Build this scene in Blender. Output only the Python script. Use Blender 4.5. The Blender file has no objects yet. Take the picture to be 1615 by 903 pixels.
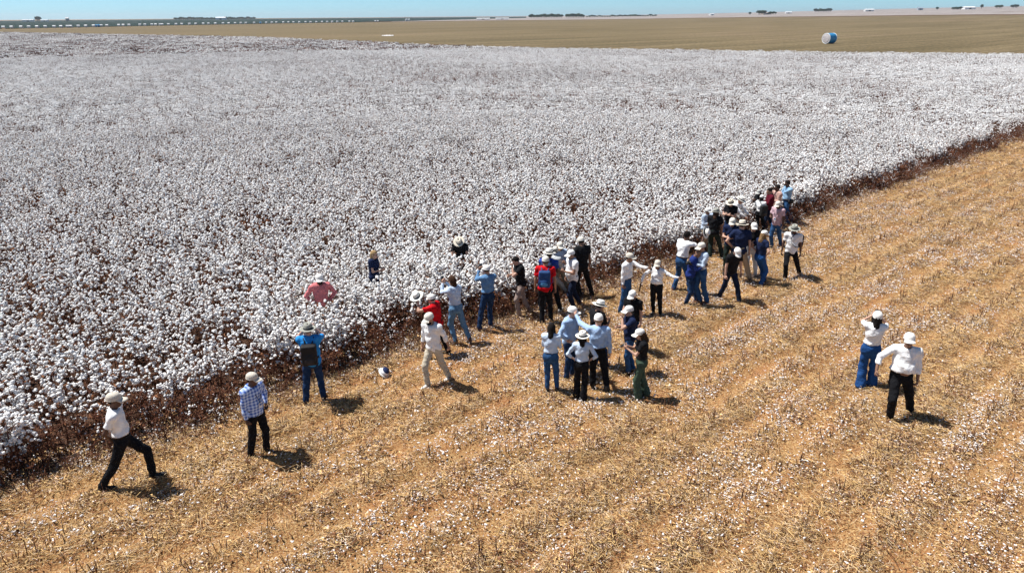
import bpy, math, random
import numpy as np
from mathutils import Vector, Matrix, Euler
R_ = math.radians
rng = np.random.default_rng(7); random.seed(7)
scn = bpy.context.scene

# ------------------------------------------------------------------ camera, sky, sun, exposure
FPX, CAM_H = 1100.0, 7.5
TH, RO = math.atan(427/1100.0), R_(0.4)
ct, st, cr, sr = math.cos(TH), math.sin(TH), math.cos(RO), math.sin(RO)
F_ = Vector((0, ct, -st)); R0 = Vector((1, 0, 0)); U0 = Vector((0, st, ct))
UP = U0*cr + R0*sr; RT = R0*cr - U0*sr
cam = bpy.data.cameras.new('camera'); cam.sensor_width = 36; cam.lens = 36*FPX/1615
cam.clip_end = 30000; cam.clip_start = 0.1
co = bpy.data.objects.new('camera', cam); scn.collection.objects.link(co)
co.matrix_world = Matrix(((RT.x, UP.x, -F_.x, 0), (RT.y, UP.y, -F_.y, 0), (RT.z, UP.z, -F_.z, CAM_H), (0, 0, 0, 1)))
scn.camera = co
SUN_EL = 61.0
sdir = Vector((-0.95, 0.30, 0)).normalized()*math.cos(R_(SUN_EL)) + Vector((0, 0, math.sin(R_(SUN_EL))))   # towards the sun
w = bpy.data.worlds.new('World'); scn.world = w; w.use_nodes = True
nt = w.node_tree; bg = nt.nodes['Background']
sky = nt.nodes.new('ShaderNodeTexSky'); sky.sky_type = 'NISHITA'; sky.sun_disc = False
sky.sun_elevation = R_(SUN_EL); sky.sun_rotation = math.atan2(sdir.x, sdir.y)
sky.air_density = 1.0; sky.dust_density = 0.2; sky.ozone_density = 1.6; sky.altitude = 300
geo = nt.nodes.new('ShaderNodeTexCoord'); sep = nt.nodes.new('ShaderNodeSeparateXYZ'); nt.links.new(geo.outputs['Generated'], sep.inputs[0])
sr_ = nt.nodes.new('ShaderNodeValToRGB'); e_ = sr_.color_ramp.elements; e_[0].position = 0.0; e_[0].color = (.262, .49, .79, 1); e_[1].position = .30; e_[1].color = (.333, .333, .333, 1)
nt.links.new(sep.outputs[2], sr_.inputs[0])
mx = nt.nodes.new('ShaderNodeMix'); mx.data_type = 'RGBA'; mx.blend_type = 'MULTIPLY'; mx.inputs[0].default_value = 1
nt.links.new(sky.outputs[0], mx.inputs[6]); nt.links.new(sr_.outputs[0], mx.inputs[7]); sc2 = nt.nodes.new('ShaderNodeVectorMath'); sc2.operation = 'SCALE'; sc2.inputs[3].default_value = 3.0
nt.links.new(mx.outputs[2], sc2.inputs[0])
nt.links.new(sc2.outputs[0], bg.inputs[0]); bg.inputs[1].default_value = 0.05
sl = bpy.data.lights.new('sun', 'SUN'); sl.energy = 5.0; sl.angle = R_(0.53); sl.color = (1, 0.965, 0.91)
so = bpy.data.objects.new('sun', sl); scn.collection.objects.link(so)
so.rotation_euler = sdir.to_track_quat('Z', 'Y').to_euler()
scn.view_settings.view_transform = 'Standard'; scn.view_settings.look = 'None'
scn.view_settings.gamma = 1; scn.view_settings.exposure = 0.52
scn.cycles.max_bounces = 6; scn.cycles.diffuse_bounces = 3; scn.cycles.use_adaptive_sampling = True

def ray(px, py):
    cx = (px-807.5)/FPX; cy = (451.5-py)/FPX
    return F_ + RT*cx + UP*cy
def smooth(a, b, t):
    t = np.clip((t-a)/(b-a), 0, 1); return t*t*(3-2*t)
def terr(x, y):
    """gentle rise of the land far away to the right"""
    x = np.asarray(x, float); y = np.asarray(y, float)
    d = np.hypot(x, y)+1e-6; az = np.where(y > 1, x/np.maximum(y, 1), 0)
    return d*np.clip(8*smooth(0.05, .75, az), 0, 9)/1150*smooth(260, 1600, d)
def gnd(px, py, z=0.0):
    d = ray(px, py)
    if d.z >= -1e-5: return None
    t = (z-CAM_H)/d.z
    if math.hypot(d.x, d.y)*t < 230: return Vector((d.x*t, d.y*t, z))
    lo = 200.0; t = lo
    while t < 7500:
        if CAM_H+d.z*t < float(terr(d.x*t, d.y*t))+z: break
        t *= 1.004
    return Vector((d.x*t, d.y*t, z+float(terr(d.x*t, d.y*t))))

# ------------------------------------------------------------------ materials
MATS = {}
def nodes(m):
    m.use_nodes = True; return m.node_tree.nodes, m.node_tree.links, m.node_tree.nodes['Principled BSDF']
def ramp(n, stops, interp='LINEAR'):
    r = n.new('ShaderNodeValToRGB'); e = r.color_ramp.elements; r.color_ramp.interpolation = interp
    while len(e) < len(stops): e.new(0.5)
    for k, (p, c) in enumerate(stops): e[k].position = p; e[k].color = (*c, 1)
    return r
def mat(name, col, rough=0.8, var=0.18, scale=12, spec=0.2, bump=0.0, bscale=40, rnd=0.0, trans=0.0, metal=0):
    if name in MATS: return MATS[name]
    m = bpy.data.materials.new(name); n, l, b = nodes(m)
    tc = n.new('ShaderNodeTexCoord'); nz = n.new('ShaderNodeTexNoise'); nz.inputs['Scale'].default_value = scale; nz.inputs['Detail'].default_value = 4
    l.new(tc.outputs['Object'], nz.inputs['Vector'])
    c = np.array(col); lo = tuple(np.clip(c*(1-var), 0, 1)); hi = tuple(np.clip(c*(1+var), 0, 1))
    r = ramp(n, [(0.3, lo), (0.7, hi)]); l.new(nz.outputs[0], r.inputs[0])
    out = r.outputs[0]
    if rnd:
        oi = n.new('ShaderNodeObjectInfo'); mr = n.new('ShaderNodeMapRange'); mr.inputs[3].default_value = 1-rnd; mr.inputs[4].default_value = 1+rnd
        l.new(oi.outputs['Random'], mr.inputs[0]); hs = n.new('ShaderNodeHueSaturation')
        l.new(mr.outputs[0], hs.inputs['Value']); l.new(out, hs.inputs['Color']); out = hs.outputs[0]
    l.new(out, b.inputs['Base Color'])
    b.inputs['Roughness'].default_value = rough; b.inputs['Specular IOR Level'].default_value = spec; b.inputs['Metallic'].default_value = metal
    if bump:
        nb = n.new('ShaderNodeTexNoise'); nb.inputs['Scale'].default_value = bscale; nb.inputs['Detail'].default_value = 3
        l.new(tc.outputs['Object'], nb.inputs['Vector'])
        bp = n.new('ShaderNodeBump'); bp.inputs['Strength'].default_value = bump; bp.inputs['Distance'].default_value = 0.05 if name.startswith('cloth') else 0.02
        l.new(nb.outputs[0], bp.inputs['Height']); l.new(bp.outputs[0], b.inputs['Normal'])
    MATS[name] = m; return m
def cloth(name, col, var=0.12): return mat('cloth_'+name, col, 0.9, var, 7, 0.1, 0.55, 16)

# ------------------------------------------------------------------ object helpers
def link(o): scn.collection.objects.link(o); return o
def tag(o, label=None, cat=None, group=None, kind=None):
    if label: o['label'] = label
    if cat: o['category'] = cat
    if group: o['group'] = group
    if kind: o['kind'] = kind
    return o
def mesh_from(name, V, Fc, mats, mi=None, smooth_=True):
    me = bpy.data.meshes.new(name)
    me.from_pydata([tuple(map(float, v)) for v in V], [], [tuple(map(int, f)) for f in Fc])
    for m in (mats if isinstance(mats, (list, tuple)) else [mats]): me.materials.append(m)
    if mi is not None: me.polygons.foreach_set('material_index', np.asarray(mi, np.int32))
    if smooth_: me.polygons.foreach_set('use_smooth', np.ones(len(me.polygons), bool))
    me.update(); return me
def obj(name, me, parent=None, do_link=True):
    o = bpy.data.objects.new(name, me)
    if do_link: link(o)
    if parent is not None: o.parent = parent
    return o
class MB:
    """collects simple solids into one mesh"""
    def __init__(s): s.V = []; s.F = []; s.M = []
    def add(s, V, F, m=0):
        k = len(s.V); s.V.extend([tuple(v) for v in V]); s.F.extend([tuple(i+k for i in f) for f in F]); s.M.extend([m]*len(F))
    def box(s, c, d, m=0, M=None):
        V = [Vector((c[0]+d[0]/2*a, c[1]+d[1]/2*b, c[2]+d[2]/2*e)) for a in (-1, 1) for b in (-1, 1) for e in (-1, 1)]
        if M: V = [M @ v for v in V]
        s.add(V, [(0, 1, 3, 2), (4, 6, 7, 5), (0, 4, 5, 1), (2, 3, 7, 6), (0, 2, 6, 4), (1, 5, 7, 3)], m)
    def tube(s, pts, rad, n=6, m=0, flat=1.0):
        pts = [Vector(p) for p in pts]; V = []; F = []
        if not isinstance(rad, (list, tuple)): rad = [rad]*len(pts)
        for i, p in enumerate(pts):
            t = (pts[min(i+1, len(pts)-1)]-pts[max(i-1, 0)]).normalized()
            a = t.cross(Vector((0, 0, 1))); a = a.normalized() if a.length > .01 else Vector((1, 0, 0)); b = t.cross(a)
            for k in range(n):
                an = 2*math.pi*k/n; V.append(p+(a*math.cos(an)+b*math.sin(an)*flat)*rad[i])
        for i in range(len(pts)-1):
            for k in range(n): F.append((i*n+k, i*n+(k+1) % n, (i+1)*n+(k+1) % n, (i+1)*n+k))
        F.append(tuple(range(n-1, -1, -1))); F.append(tuple((len(pts)-1)*n+k for k in range(n)))
        s.add(V, F, m)
    def ell(s, c, r, nu=10, nv=7, m=0, M=None):
        V = []; F = []
        for j in range(nv+1):
            ph = math.pi*j/nv
            for i in range(nu):
                a = 2*math.pi*i/nu; v = Vector((c[0]+r[0]*math.sin(ph)*math.cos(a), c[1]+r[1]*math.sin(ph)*math.sin(a), c[2]+r[2]*math.cos(ph)))
                V.append(M @ v if M else v)
        for j in range(nv):
            for i in range(nu): F.append((j*nu+i, (j+1)*nu+i, (j+1)*nu+(i+1) % nu, j*nu+(i+1) % nu))
        s.add(V, F, m)
    def lathe(s, prof, n=24, sx=1, sy=1, m=0, c=(0, 0, 0), zf=None):
        V = []; F = []; k = len(prof)
        for i in range(n):
            a = 2*math.pi*i/n
            for (r, z) in prof:
                x = r*math.cos(a)*sx; y = r*math.sin(a)*sy
                V.append((c[0]+x, c[1]+y, c[2]+z+(zf(x, y, r) if zf else 0)))
        for i in range(n):
            for j in range(k-1): F.append((i*k+j, ((i+1) % n)*k+j, ((i+1) % n)*k+j+1, i*k+j+1))
        s.add(V, F, m)
    def build(s, name, mats, parent=None, smooth_=True):
        return obj(name, mesh_from(name, s.V, s.F, mats, s.M, smooth_), parent)
    def mesh(s, name, mats, smooth_=True): return mesh_from(name, s.V, s.F, mats, s.M, smooth_)

def vnoise(x, y, s, seed=0):
    """cheap smooth value noise in numpy"""
    r = np.random.default_rng(seed).random((64, 64)); x = np.asarray(x)/s+100; y = np.asarray(y)/s+100
    xi = np.floor(x).astype(int); yi = np.floor(y).astype(int); fx = x-xi; fy = y-yi; fx = fx*fx*(3-2*fx); fy = fy*fy*(3-2*fy)
    g = lambda a, b: r[a % 64, b % 64]
    return (g(xi, yi)*(1-fx)+g(xi+1, yi)*fx)*(1-fy)+(g(xi, yi+1)*(1-fx)+g(xi+1, yi+1)*fx)*fy

# ================================================================== GROUND SHEETS
EDGE = np.array([(-60, -37.), (-30, -10.0), (-14, 5.2), (-8.55, 10.2), (-5.9, 12.45), (-3.6, 14.75), (-0.1, 17.15), (3.8, 20.3), (10.9, 26.3), (17.5, 32.1), (32, 44.6), (90, 95), (170, 164)])
def edge_y(x): return np.interp(x, EDGE[:, 0], EDGE[:, 1])
COT_FAR = np.array([(-900, 870.), (-287, 418), (-97, 279), (-0.7, 170), (59.5, 139), (89.4, 127.7), (120, 118), (170, 104)])
def cfar_y(x): return np.interp(x, COT_FAR[:, 0], COT_FAR[:, 1])
ROW = math.atan2(0.876, 1.0)                        # direction of the rows
ux, uy = math.cos(ROW), math.sin(ROW)

def ground_mat(name, cols, kind):
    m = bpy.data.materials.new(name); n, l, b = nodes(m)
    tc = n.new('ShaderNodeTexCoord'); mp = n.new('ShaderNodeMapping'); mp.inputs['Rotation'].default_value = (0, 0, -ROW)
    l.new(tc.outputs['Object'], mp.inputs['Vector'])
    def noise(scale, detail=6, vec=None, st_=None):
        q = n.new('ShaderNodeTexNoise'); q.inputs['Scale'].default_value = scale; q.inputs['Detail'].default_value = detail; q.inputs['Roughness'].default_value = .65
        src = mp.outputs[0]
        if st_:
            m2 = n.new('ShaderNodeMapping'); m2.inputs['Scale'].default_value = st_; l.new(mp.outputs[0], m2.inputs['Vector']); src = m2.outputs[0]
        l.new(src, q.inputs['Vector']); return q.outputs[0]
    def mix(f, a, c, typ='MIX'):
        q = n.new('ShaderNodeMix'); q.data_type = 'RGBA'; q.blend_type = typ
        for s, v in ((q.inputs[0], f), (q.inputs[6], a), (q.inputs[7], c)):
            if isinstance(v, (int, float)): s.default_value = v
            elif isinstance(v, tuple): s.default_value = (*v, 1)
            else: l.new(v, s)
        return q.outputs[2]
    def step(v, a, c):
        q = n.new('ShaderNodeMapRange'); q.inputs[1].default_value = a; q.inputs[2].default_value = c; l.new(v, q.inputs[0]); return q.outputs[0]
    if kind == 'stubble':
        fine = ramp(n, [(0.38, cols['dark']), (0.46, cols['soil']), (0.53, cols['straw']), (0.6, cols['pale'])]); l.new(noise(34, 8), fine.inputs[0])
        base = mix(step(noise(2.2, 5, st_=(0.35, 1.3, 1)), .50, .66), fine.outputs[0], mix(0.6, fine.outputs[0], cols['soil']))
        base = mix(step(noise(0.12, 4), .35, .65), base, mix(0.35, base, cols['straw']))
        fl = noise(60, 3); base = mix(step(fl, .69, .72), base, cols['white'])
        l.new(base, b.inputs['Base Color'])
        bp = n.new('ShaderNodeBump'); bp.inputs['Strength'].default_value = 0.9; bp.inputs['Distance'].default_value = 0.04; l.new(noise(26, 8), bp.inputs['Height']); l.new(bp.outputs[0], b.inputs['Normal'])
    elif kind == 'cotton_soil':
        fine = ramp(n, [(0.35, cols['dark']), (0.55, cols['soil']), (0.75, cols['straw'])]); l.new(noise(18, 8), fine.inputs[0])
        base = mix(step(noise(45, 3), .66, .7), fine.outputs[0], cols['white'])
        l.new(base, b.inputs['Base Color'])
    elif kind == 'far':
        big = ramp(n, [(0.3, cols['a']), (0.5, cols['b']), (0.7, cols['c'])]); l.new(noise(0.02, 8, st_=(0.25, 1, 1)), big.inputs[0])
        f2 = ramp(n, [(0.35, (.5, .5, .5)), (0.65, (1.4, 1.4, 1.4))]); l.new(noise(1.6, 6, st_=(.5, 1, 1)), f2.inputs[0])
        f3 = ramp(n, [(0.40, (.74, .74, .68)), (0.60, (1.18, 1.16, 1.14))]); l.new(noise(0.15, 4, st_=(.06, 1.6, 1)), f3.inputs[0])
        base = mix(1.0, mix(1.0, big.outputs[0], f2.outputs[0], 'MULTIPLY'), f3.outputs[0], 'MULTIPLY')
        l.new(base, b.inputs['Base Color'])
    b.inputs['Roughness'].default_value = 0.95; b.inputs['Specular IOR Level'].default_value = 0.1
    return m
M_stub = ground_mat('stubble_soil', dict(dark=(.055, .028, .016), soil=(.36, .15, .06), straw=(.36, .22, .09), pale=(.54, .38, .20), white=(.62, .57, .52)), 'stubble')
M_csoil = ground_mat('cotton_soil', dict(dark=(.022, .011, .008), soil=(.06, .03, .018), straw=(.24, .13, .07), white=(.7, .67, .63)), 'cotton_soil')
M_brown = ground_mat('harvested_soil', dict(a=(.13, .10, .056), b=(.165, .128, .072), c=(.19, .14, .088)), 'far')
M_green = ground_mat('green_crop', dict(a=(.010, .024, .020), b=(.016, .032, .026), c=(.026, .042, .03)), 'far')
M_pale = ground_mat('pale_cotton', dict(a=(.22, .18, .17), b=(.29, .26, .255), c=(.33, .30, .30)), 'far')
M_track = ground_mat('track_soil', dict(a=(.07, .04, .025), b=(.10, .055, .03), c=(.13, .07, .04)), 'far')

def grid_sheet(name, xs, ys, m, zoff, label, rough=0.0):
    X, Y = np.meshgrid(xs, ys, indexing='ij'); Z = terr(X, Y)+zoff-5*smooth(300, 900, np.hypot(X, Y))
    if rough:
        Z = Z + rough*(np.sin(X*1.7+np.sin(Y*2.1))*np.sin(Y*1.3+X*.4))*.5
    V = np.stack([X, Y, Z], -1).reshape(-1, 3); ny = len(ys)
    F = [(i*ny+j, (i+1)*ny+j, (i+1)*ny+j+1, i*ny+j+1) for i in range(len(xs)-1) for j in range(ny-1)]
    o = obj(name, mesh_from(name, V, F, m)); return tag(o, label, name.replace('_', ' '), kind='structure')
def span(a, b, n, p=1.0): return a+(b-a)*np.linspace(0, 1, n)**p
gx = np.concatenate([-span(20, 9000, 40, 3)[::-1], np.linspace(-19, 19, 20), span(20, 9000, 40, 3)])
gy = np.concatenate([np.linspace(-400, 40, 12), span(45, 9000, 70, 3)])
grid_sheet('ground', gx, gy, M_stub, 0.0, 'orange soil of the harvested cotton field covered in straw and cotton scraps')

SPC = 0.9
def rowphase(x, y): return ((-x*uy+y*ux)/SPC+.06*np.sin((x*ux+y*uy)*.7)) % 1.0
def gh(x, y):
    """relief of the harvested ground near the camera: low row ridges, ruts and clods"""
    x = np.asarray(x, float); y = np.asarray(y, float); u = x*ux+y*uy; v = -x*uy+y*ux
    f = smooth(75, 50, np.hypot(x, y))*smooth(.6, -.3, (y-edge_y(x))*.75)
    h = .085*(.5+.5*np.cos(2*math.pi*rowphase(x, y)))*(.6+.8*vnoise(u, v, 1.7, 51))+.035*vnoise(x, y, .42, 52)+.05*vnoise(x, y, 1.5, 53)+.012*vnoise(x, y, .15, 54)
    return f*h+.012*(f > 0)
xs = np.arange(-24, 60, .11); ys = np.arange(2, 78, .11); X, Y = np.meshgrid(xs, ys, indexing='ij'); Z = gh(X, Y)
V = np.stack([X, Y, Z], -1).reshape(-1, 3).astype(np.float32); ny = len(ys); A, B = np.meshgrid(np.arange(len(xs)-1), np.arange(ny-1), indexing='ij')
A = A.ravel(); B = B.ravel(); cx_, cy_ = xs[A]+.05, ys[B]+.05; k = (np.abs(cx_) < cy_*.86+5) & ((cy_-edge_y(cx_))*.75 < .6) & (np.hypot(cx_, cy_) < 76); A, B = A[k], B[k]
Q = np.stack([A*ny+B, (A+1)*ny+B, (A+1)*ny+B+1, A*ny+B+1], -1)
used_, inv = np.unique(Q.ravel(), return_inverse=True); V = V[used_]; Q = inv.reshape(-1, 4).astype(np.int32)
me = bpy.data.meshes.new('field_soil'); me.vertices.add(len(V)); me.vertices.foreach_set('co', V.ravel()); me.loops.add(Q.size); me.loops.foreach_set('vertex_index', Q.ravel())
me.polygons.add(len(Q)); me.polygons.foreach_set('loop_start', np.arange(len(Q), dtype=np.int32)*4); me.polygons.foreach_set('loop_total', np.full(len(Q), 4, np.int32))
me.polygons.foreach_set('use_smooth', np.ones(len(Q), bool)); me.materials.append(M_stub); me.update(calc_edges=True); me.validate()
tag(obj('field_soil', me), 'orange soil with low ridges along the harvested rows', 'soil', kind='structure')
def az_sheet(name, bounds, m, zoff, label, nd=40, k=1):
    """bounds: list of (pixel x, near pixel y or world distance, far ...) giving a band between two distances per direction"""
    V = []; F = []
    for (a, d0, d1) in bounds:
        for j in range(nd+1):
            d = d0*(d1/d0)**(j/nd); y = d/math.sqrt(1+a*a); x = a*y
            V.append((x, y, float(terr(x, y))+zoff))
    for i in range(len(bounds)-1):
        for j in range(nd): F.append((i*(nd+1)+j, (i+1)*(nd+1)+j, (i+1)*(nd+1)+j+1, i*(nd+1)+j+1))
    o = obj(name, mesh_from(name, V, F, m)); return tag(o, label, name.replace('_', ' '), kind='structure')
def dist_line(pixels):
    """pixel polyline -> (azimuth tangent, distance) arrays, for interpolation"""
    P = [gnd(*p) for p in pixels]; a = np.array([p.x/p.y for p in P]); d = np.array([math.hypot(p.x, p.y) for p in P])
    return a, d
# the cotton soil under the crop
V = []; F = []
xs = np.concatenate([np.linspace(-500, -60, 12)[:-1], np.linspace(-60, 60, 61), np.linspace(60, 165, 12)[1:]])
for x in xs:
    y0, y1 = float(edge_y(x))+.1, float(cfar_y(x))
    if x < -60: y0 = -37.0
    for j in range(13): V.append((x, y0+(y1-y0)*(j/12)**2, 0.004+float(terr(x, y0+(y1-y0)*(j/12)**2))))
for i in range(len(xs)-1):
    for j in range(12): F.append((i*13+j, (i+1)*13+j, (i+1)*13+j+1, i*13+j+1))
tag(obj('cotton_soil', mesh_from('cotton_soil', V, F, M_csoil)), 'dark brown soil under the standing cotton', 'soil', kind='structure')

aB, dB = dist_line([(-40, 46.7), (0, 46), (188, 42.2), (371, 38.6), (560, 35.6), (800, 32.7), (1080, 29.2), (1350, 26.3), (1614, 24)])
aB = np.concatenate([[-1.4], aB, [1.4]]); dB = np.concatenate([[dB[0]*.95], dB, [dB[-1]]])
azs = np.linspace(-1.3, 1.3, 140)
def far_of_cotton(a):
    t = 100.0
    for _ in range(4000):
        y = t
        if a*y < -895 or y > cfar_y(a*y): break
        t += 0.5
    return t*math.sqrt(1+a*a)
az_sheet('harvested_field', [(a, far_of_cotton(a), float(np.interp(a, aB, dB))) for a in azs], M_brown, 0.01,
         'brown harvested field beyond the standing cotton')
# dark track at the far border of the harvested field, then pale cotton
az_sheet('field_track', [(a, float(np.interp(a, aB, dB)), float(np.interp(a, aB, dB))*1.06) for a in azs if a > -0.2], M_track, .03, 'dark narrow strip of soil along the far field border', 2)
az_sheet('distant_cotton_field', [(a, float(np.interp(a, aB, dB))*1.06, 8500) for a in azs if a > -0.17], M_pale, .03, 'pale unpicked cotton field stretching to the horizon', 40)
# blue green crop beyond: left from the field border to the horizon, thinning out to the middle
aG, dG = dist_line([(-40, 46.3), (0, 45.6), (188, 41.9), (371, 38.3), (560, 35.2), (640, 33.6), (735, 31.0), (830, 28.6)])
az_sheet('green_crop_field', [(a, float(np.interp(a, aG, dG)), 4200+float(np.interp(a, aG, dG))*.1) for a in np.linspace(-1.2, aG[-1], 90)], M_green, .12,
         'dark green crop field beyond the row of round bales', 30)

# ================================================================== SCATTERING (uncountable stuff)
def scatter(name, pts, rot, scl, idx, protos, label, cat):
    pts = np.asarray(pts, float); N = len(pts)
    me = bpy.data.meshes.new(name); me.vertices.add(N); me.vertices.foreach_set('co', pts.astype(np.float32).ravel())
    for nm, ty, dat in (('rot', 'FLOAT_VECTOR', rot), ('scl', 'FLOAT_VECTOR', scl)):
        a = me.attributes.new(nm, ty, 'POINT'); a.data.foreach_set('vector', np.asarray(dat, np.float32).ravel())
    a = me.attributes.new('idx', 'INT', 'POINT'); a.data.foreach_set('value', np.asarray(idx, np.int32))
    col = bpy.data.collections.new(name+'_sources')
    for k, p in enumerate(protos):
        p.name = '%s_source_%02d' % (name, k); col.objects.link(p)
    ng = bpy.data.node_groups.new(name, 'GeometryNodeTree')
    ng.interface.new_socket('Geometry', in_out='INPUT', socket_type='NodeSocketGeometry')
    ng.interface.new_socket('Geometry', in_out='OUTPUT', socket_type='NodeSocketGeometry')
    n, l = ng.nodes, ng.links
    gi = n.new('NodeGroupInput'); go = n.new('NodeGroupOutput'); ip = n.new('GeometryNodeInstanceOnPoints')
    ci = n.new('GeometryNodeCollectionInfo'); ci.inputs['Collection'].default_value = col
    ci.inputs['Separate Children'].default_value = True; ci.inputs['Reset Children'].default_value = True
    l.new(gi.outputs[0], ip.inputs['Points']); l.new(ci.outputs[0], ip.inputs['Instance']); ip.inputs['Pick Instance'].default_value = True
    for nm, ty, sock in (('idx', 'INT', 'Instance Index'), ('rot', 'FLOAT_VECTOR', 'Rotation'), ('scl', 'FLOAT_VECTOR', 'Scale')):
        na = n.new('GeometryNodeInputNamedAttribute'); na.data_type = ty; na.inputs['Name'].default_value = nm
        l.new(na.outputs[0], ip.inputs[sock])
    l.new(ip.outputs[0], go.inputs[0])
    o = obj(name, me); md = o.modifiers.new('scatter', 'NODES'); md.node_group = ng
    return tag(o, label, cat, kind='stuff')
def in_view(x, y, m=5.0, k=0.86): return (np.abs(x) < y*k+m) & (y > 2)
M_boll = mat('cotton_lint', (.86, .85, .835), 0.95, .05, 40, 0.05, 0.5, 60)
M_stalk = mat('dry_cotton_stalk', (.15, .058, .034), 0.85, .35, 9, rnd=.35)
M_pink = mat('pale_litter', (.60, .44, .34), .9, .3, 14, rnd=.25)
M_leaf = mat('dry_leaf', (.20, .09, .045), 0.9, .35, 9, rnd=.3)
import bmesh
def ico_base(sub):
    bm = bmesh.new(); bmesh.ops.create_icosphere(bm, subdivisions=sub, radius=1)
    V = np.array([v.co[:] for v in bm.verts]); F = [tuple(v.index for v in f.verts) for f in bm.faces]; bm.free(); return V, F
ICO1, ICO2 = ico_base(1), ico_base(2)
def puff(mb, c, r, base, m, jit=.22):
    V, F = base; q = rng.normal(0, 1, 3)
    lump = 1+.24*np.sin(V@(rng.normal(0, 3.2, 3))+q[0])*np.sin(V@(rng.normal(0, 3.2, 3))+q[1])+rng.normal(0, jit*.3, len(V))
    P = V*lump[:, None]*r*np.array([rng.uniform(.8, 1.15), rng.uniform(.8, 1.15), rng.uniform(.75, 1.05)])+c
    mb.add(P, F, m)
def boll(mb, c, r, m):
    for q in range(3):
        o = rng.normal(0, 1, 3); o = o/np.linalg.norm(o)*r*.55; puff(mb, c+o, r*rng.uniform(.55, .85), ICO1, m, .5)
def stick(mb, a, b, r, m, n=3):
    mb.tube([a, b], [r, r*.6], n, m)
def cotton_plant(nb, h=1.0, lint=True, leaf=6):
    mb = MB(); tops = []
    lean = rng.normal(0, .06, 2)
    P = [Vector((lean[0]*t*t+rng.normal(0, .01), lean[1]*t*t+rng.normal(0, .01), h*t)) for t in (0, .35, .7, 1)]
    mb.tube(P, [.011, .009, .006, .003], 4, 0)
    for k in range(13):
        t = rng.uniform(.12, .97); a = rng.uniform(0, 6.28); L = rng.uniform(.12, .30)*(1.15-.5*t)
        b0 = Vector((lean[0]*t*t, lean[1]*t*t, h*t)); b1 = b0+Vector((math.cos(a)*L, math.sin(a)*L, L*rng.uniform(.2, .7)))
        mid = (b0+b1)/2+Vector((0, 0, -.01)); mb.tube([b0, mid, b1], [.005, .004, .003], 3, 0)
        tops.append((b1, t)); tops.append((mid+Vector(rng.normal(0, .025, 3)), t))
    tops.append((P[-1], 1))
    tops.sort(key=lambda q: -q[0].z+rng.normal(0, .13))
    if lint:
        for (p, t) in tops[:nb]:
            boll(mb, np.array(p)+np.array([0, 0, .01]), rng.uniform(.022, .041), 1)
    else:
        for (p, t) in tops[:nb]: puff(mb, np.array(p), rng.uniform(.012, .02), ICO1, rng.choice([0, 0, 0, 1], p=[.3, .3, .32, .08]))
    for k in range(leaf):
        p = tops[rng.integers(len(tops))][0]+Vector(rng.normal(0, .04, 3)); s = rng.uniform(.015, .035)
        q = [p+Vector(rng.normal(0, s, 3)) for _ in range(4)]; mb.add(q, [(0, 1, 2), (0, 2, 3)], 2)
    return mb
def proto(mb, mats): return bpy.data.objects.new('p', mb.mesh('p', mats))
CM = [M_stalk, M_boll, M_leaf]
# near plants
sp = 0.32
gxn = np.arange(-62, 75, sp); gyn = np.arange(3, 85, sp)
X, Y = np.meshgrid(gxn, gyn); X = X.ravel(); Y = Y.ravel()
ex_ = rng.uniform(-30, 75, 4600); eo_ = .5-1.3*rng.random(4600)**1.5; X = np.concatenate([X, ex_]); Y = np.concatenate([Y, edge_y(ex_)+eo_])
X = X+rng.normal(0, .11, X.size); Y = Y+rng.normal(0, .11, Y.size)
nl = (Y-edge_y(X))*.75                                  # distance in from the crop edge
ez = nl+.75+.9*(vnoise(X, Y, 1.3, 3)-.5)
D = np.hypot(X, Y)
k = (ez > -.35) & in_view(X, Y, 4) & (D < np.where(ez < 1.1, 100, 52))
PEOPLE_IN = []                                           # filled below by hand: spots trodden free in the crop
X, Y, ez, D = X[k], Y[k], ez[k], D[k]
dense = np.zeros(len(X), bool)
for (hx, hy, hz_) in ((502, 429, 1.62), (587, 398, 1.58), (727, 374, 1.54)):       # full crop round the people wading in it
    q = ray(hx, hy); t_ = (hz_-CAM_H)/q.z; qx, qy = q.x*t_, q.y*t_; dd = np.hypot(X-qx, Y-qy)
    ok = dd > .26; X, Y, ez, D, dense, dd = X[ok], Y[ok], ez[ok], D[ok], dense[ok], dd[ok]; dense |= dd < 2.2
    ea = rng.uniform(0, 6.28, 90); er = .32+1.5*np.sqrt(rng.random(90)); ex2, ey2 = qx+np.cos(ea)*er, qy+np.sin(ea)*er
    X = np.concatenate([X, ex2]); Y = np.concatenate([Y, ey2]); ez = np.concatenate([ez, np.full(90, 3.)]); D = np.concatenate([D, np.hypot(ex2, ey2)]); dense = np.concatenate([dense, np.ones(90, bool)])
bare = vnoise(X, Y, 1.1, 9)*.6+vnoise(X, Y, .5, 10)*.4; bare = np.where(dense, 1.0, bare)
k = rng.random(len(X)) < np.where(bare < .27, .35, 1.0); X, Y, ez, D, bare = X[k], Y[k], ez[k], D[k], bare[k]
protos = [proto(cotton_plant(int(q)), CM) for q in (16, 20, 14, 17, 21, 15)] + [proto(cotton_plant(10, .9, True, 16), CM) for _ in range(2)] + [proto(cotton_plant(18, .9, False, 16), CM) for _ in range(4)]
idx = rng.integers(0, 6, len(X)); idx = np.where((bare < .33), rng.integers(6, 8, len(X)), idx)
idx = np.where((ez < 1.02), np.where(rng.random(len(X)) < .15, 6, rng.integers(8, 12, len(X))), idx)
hs = rng.uniform(.92, 1.26, len(X))*(0.86+.2*vnoise(X, Y, 2.2, 4))*np.where(ez < 1.02, .36+.42*np.clip(ez, 0, 1.02), 1)
rot = np.stack([rng.normal(0, .1, len(X)), rng.normal(0, .1, len(X)), rng.uniform(0, 6.28, len(X))], -1)
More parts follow.
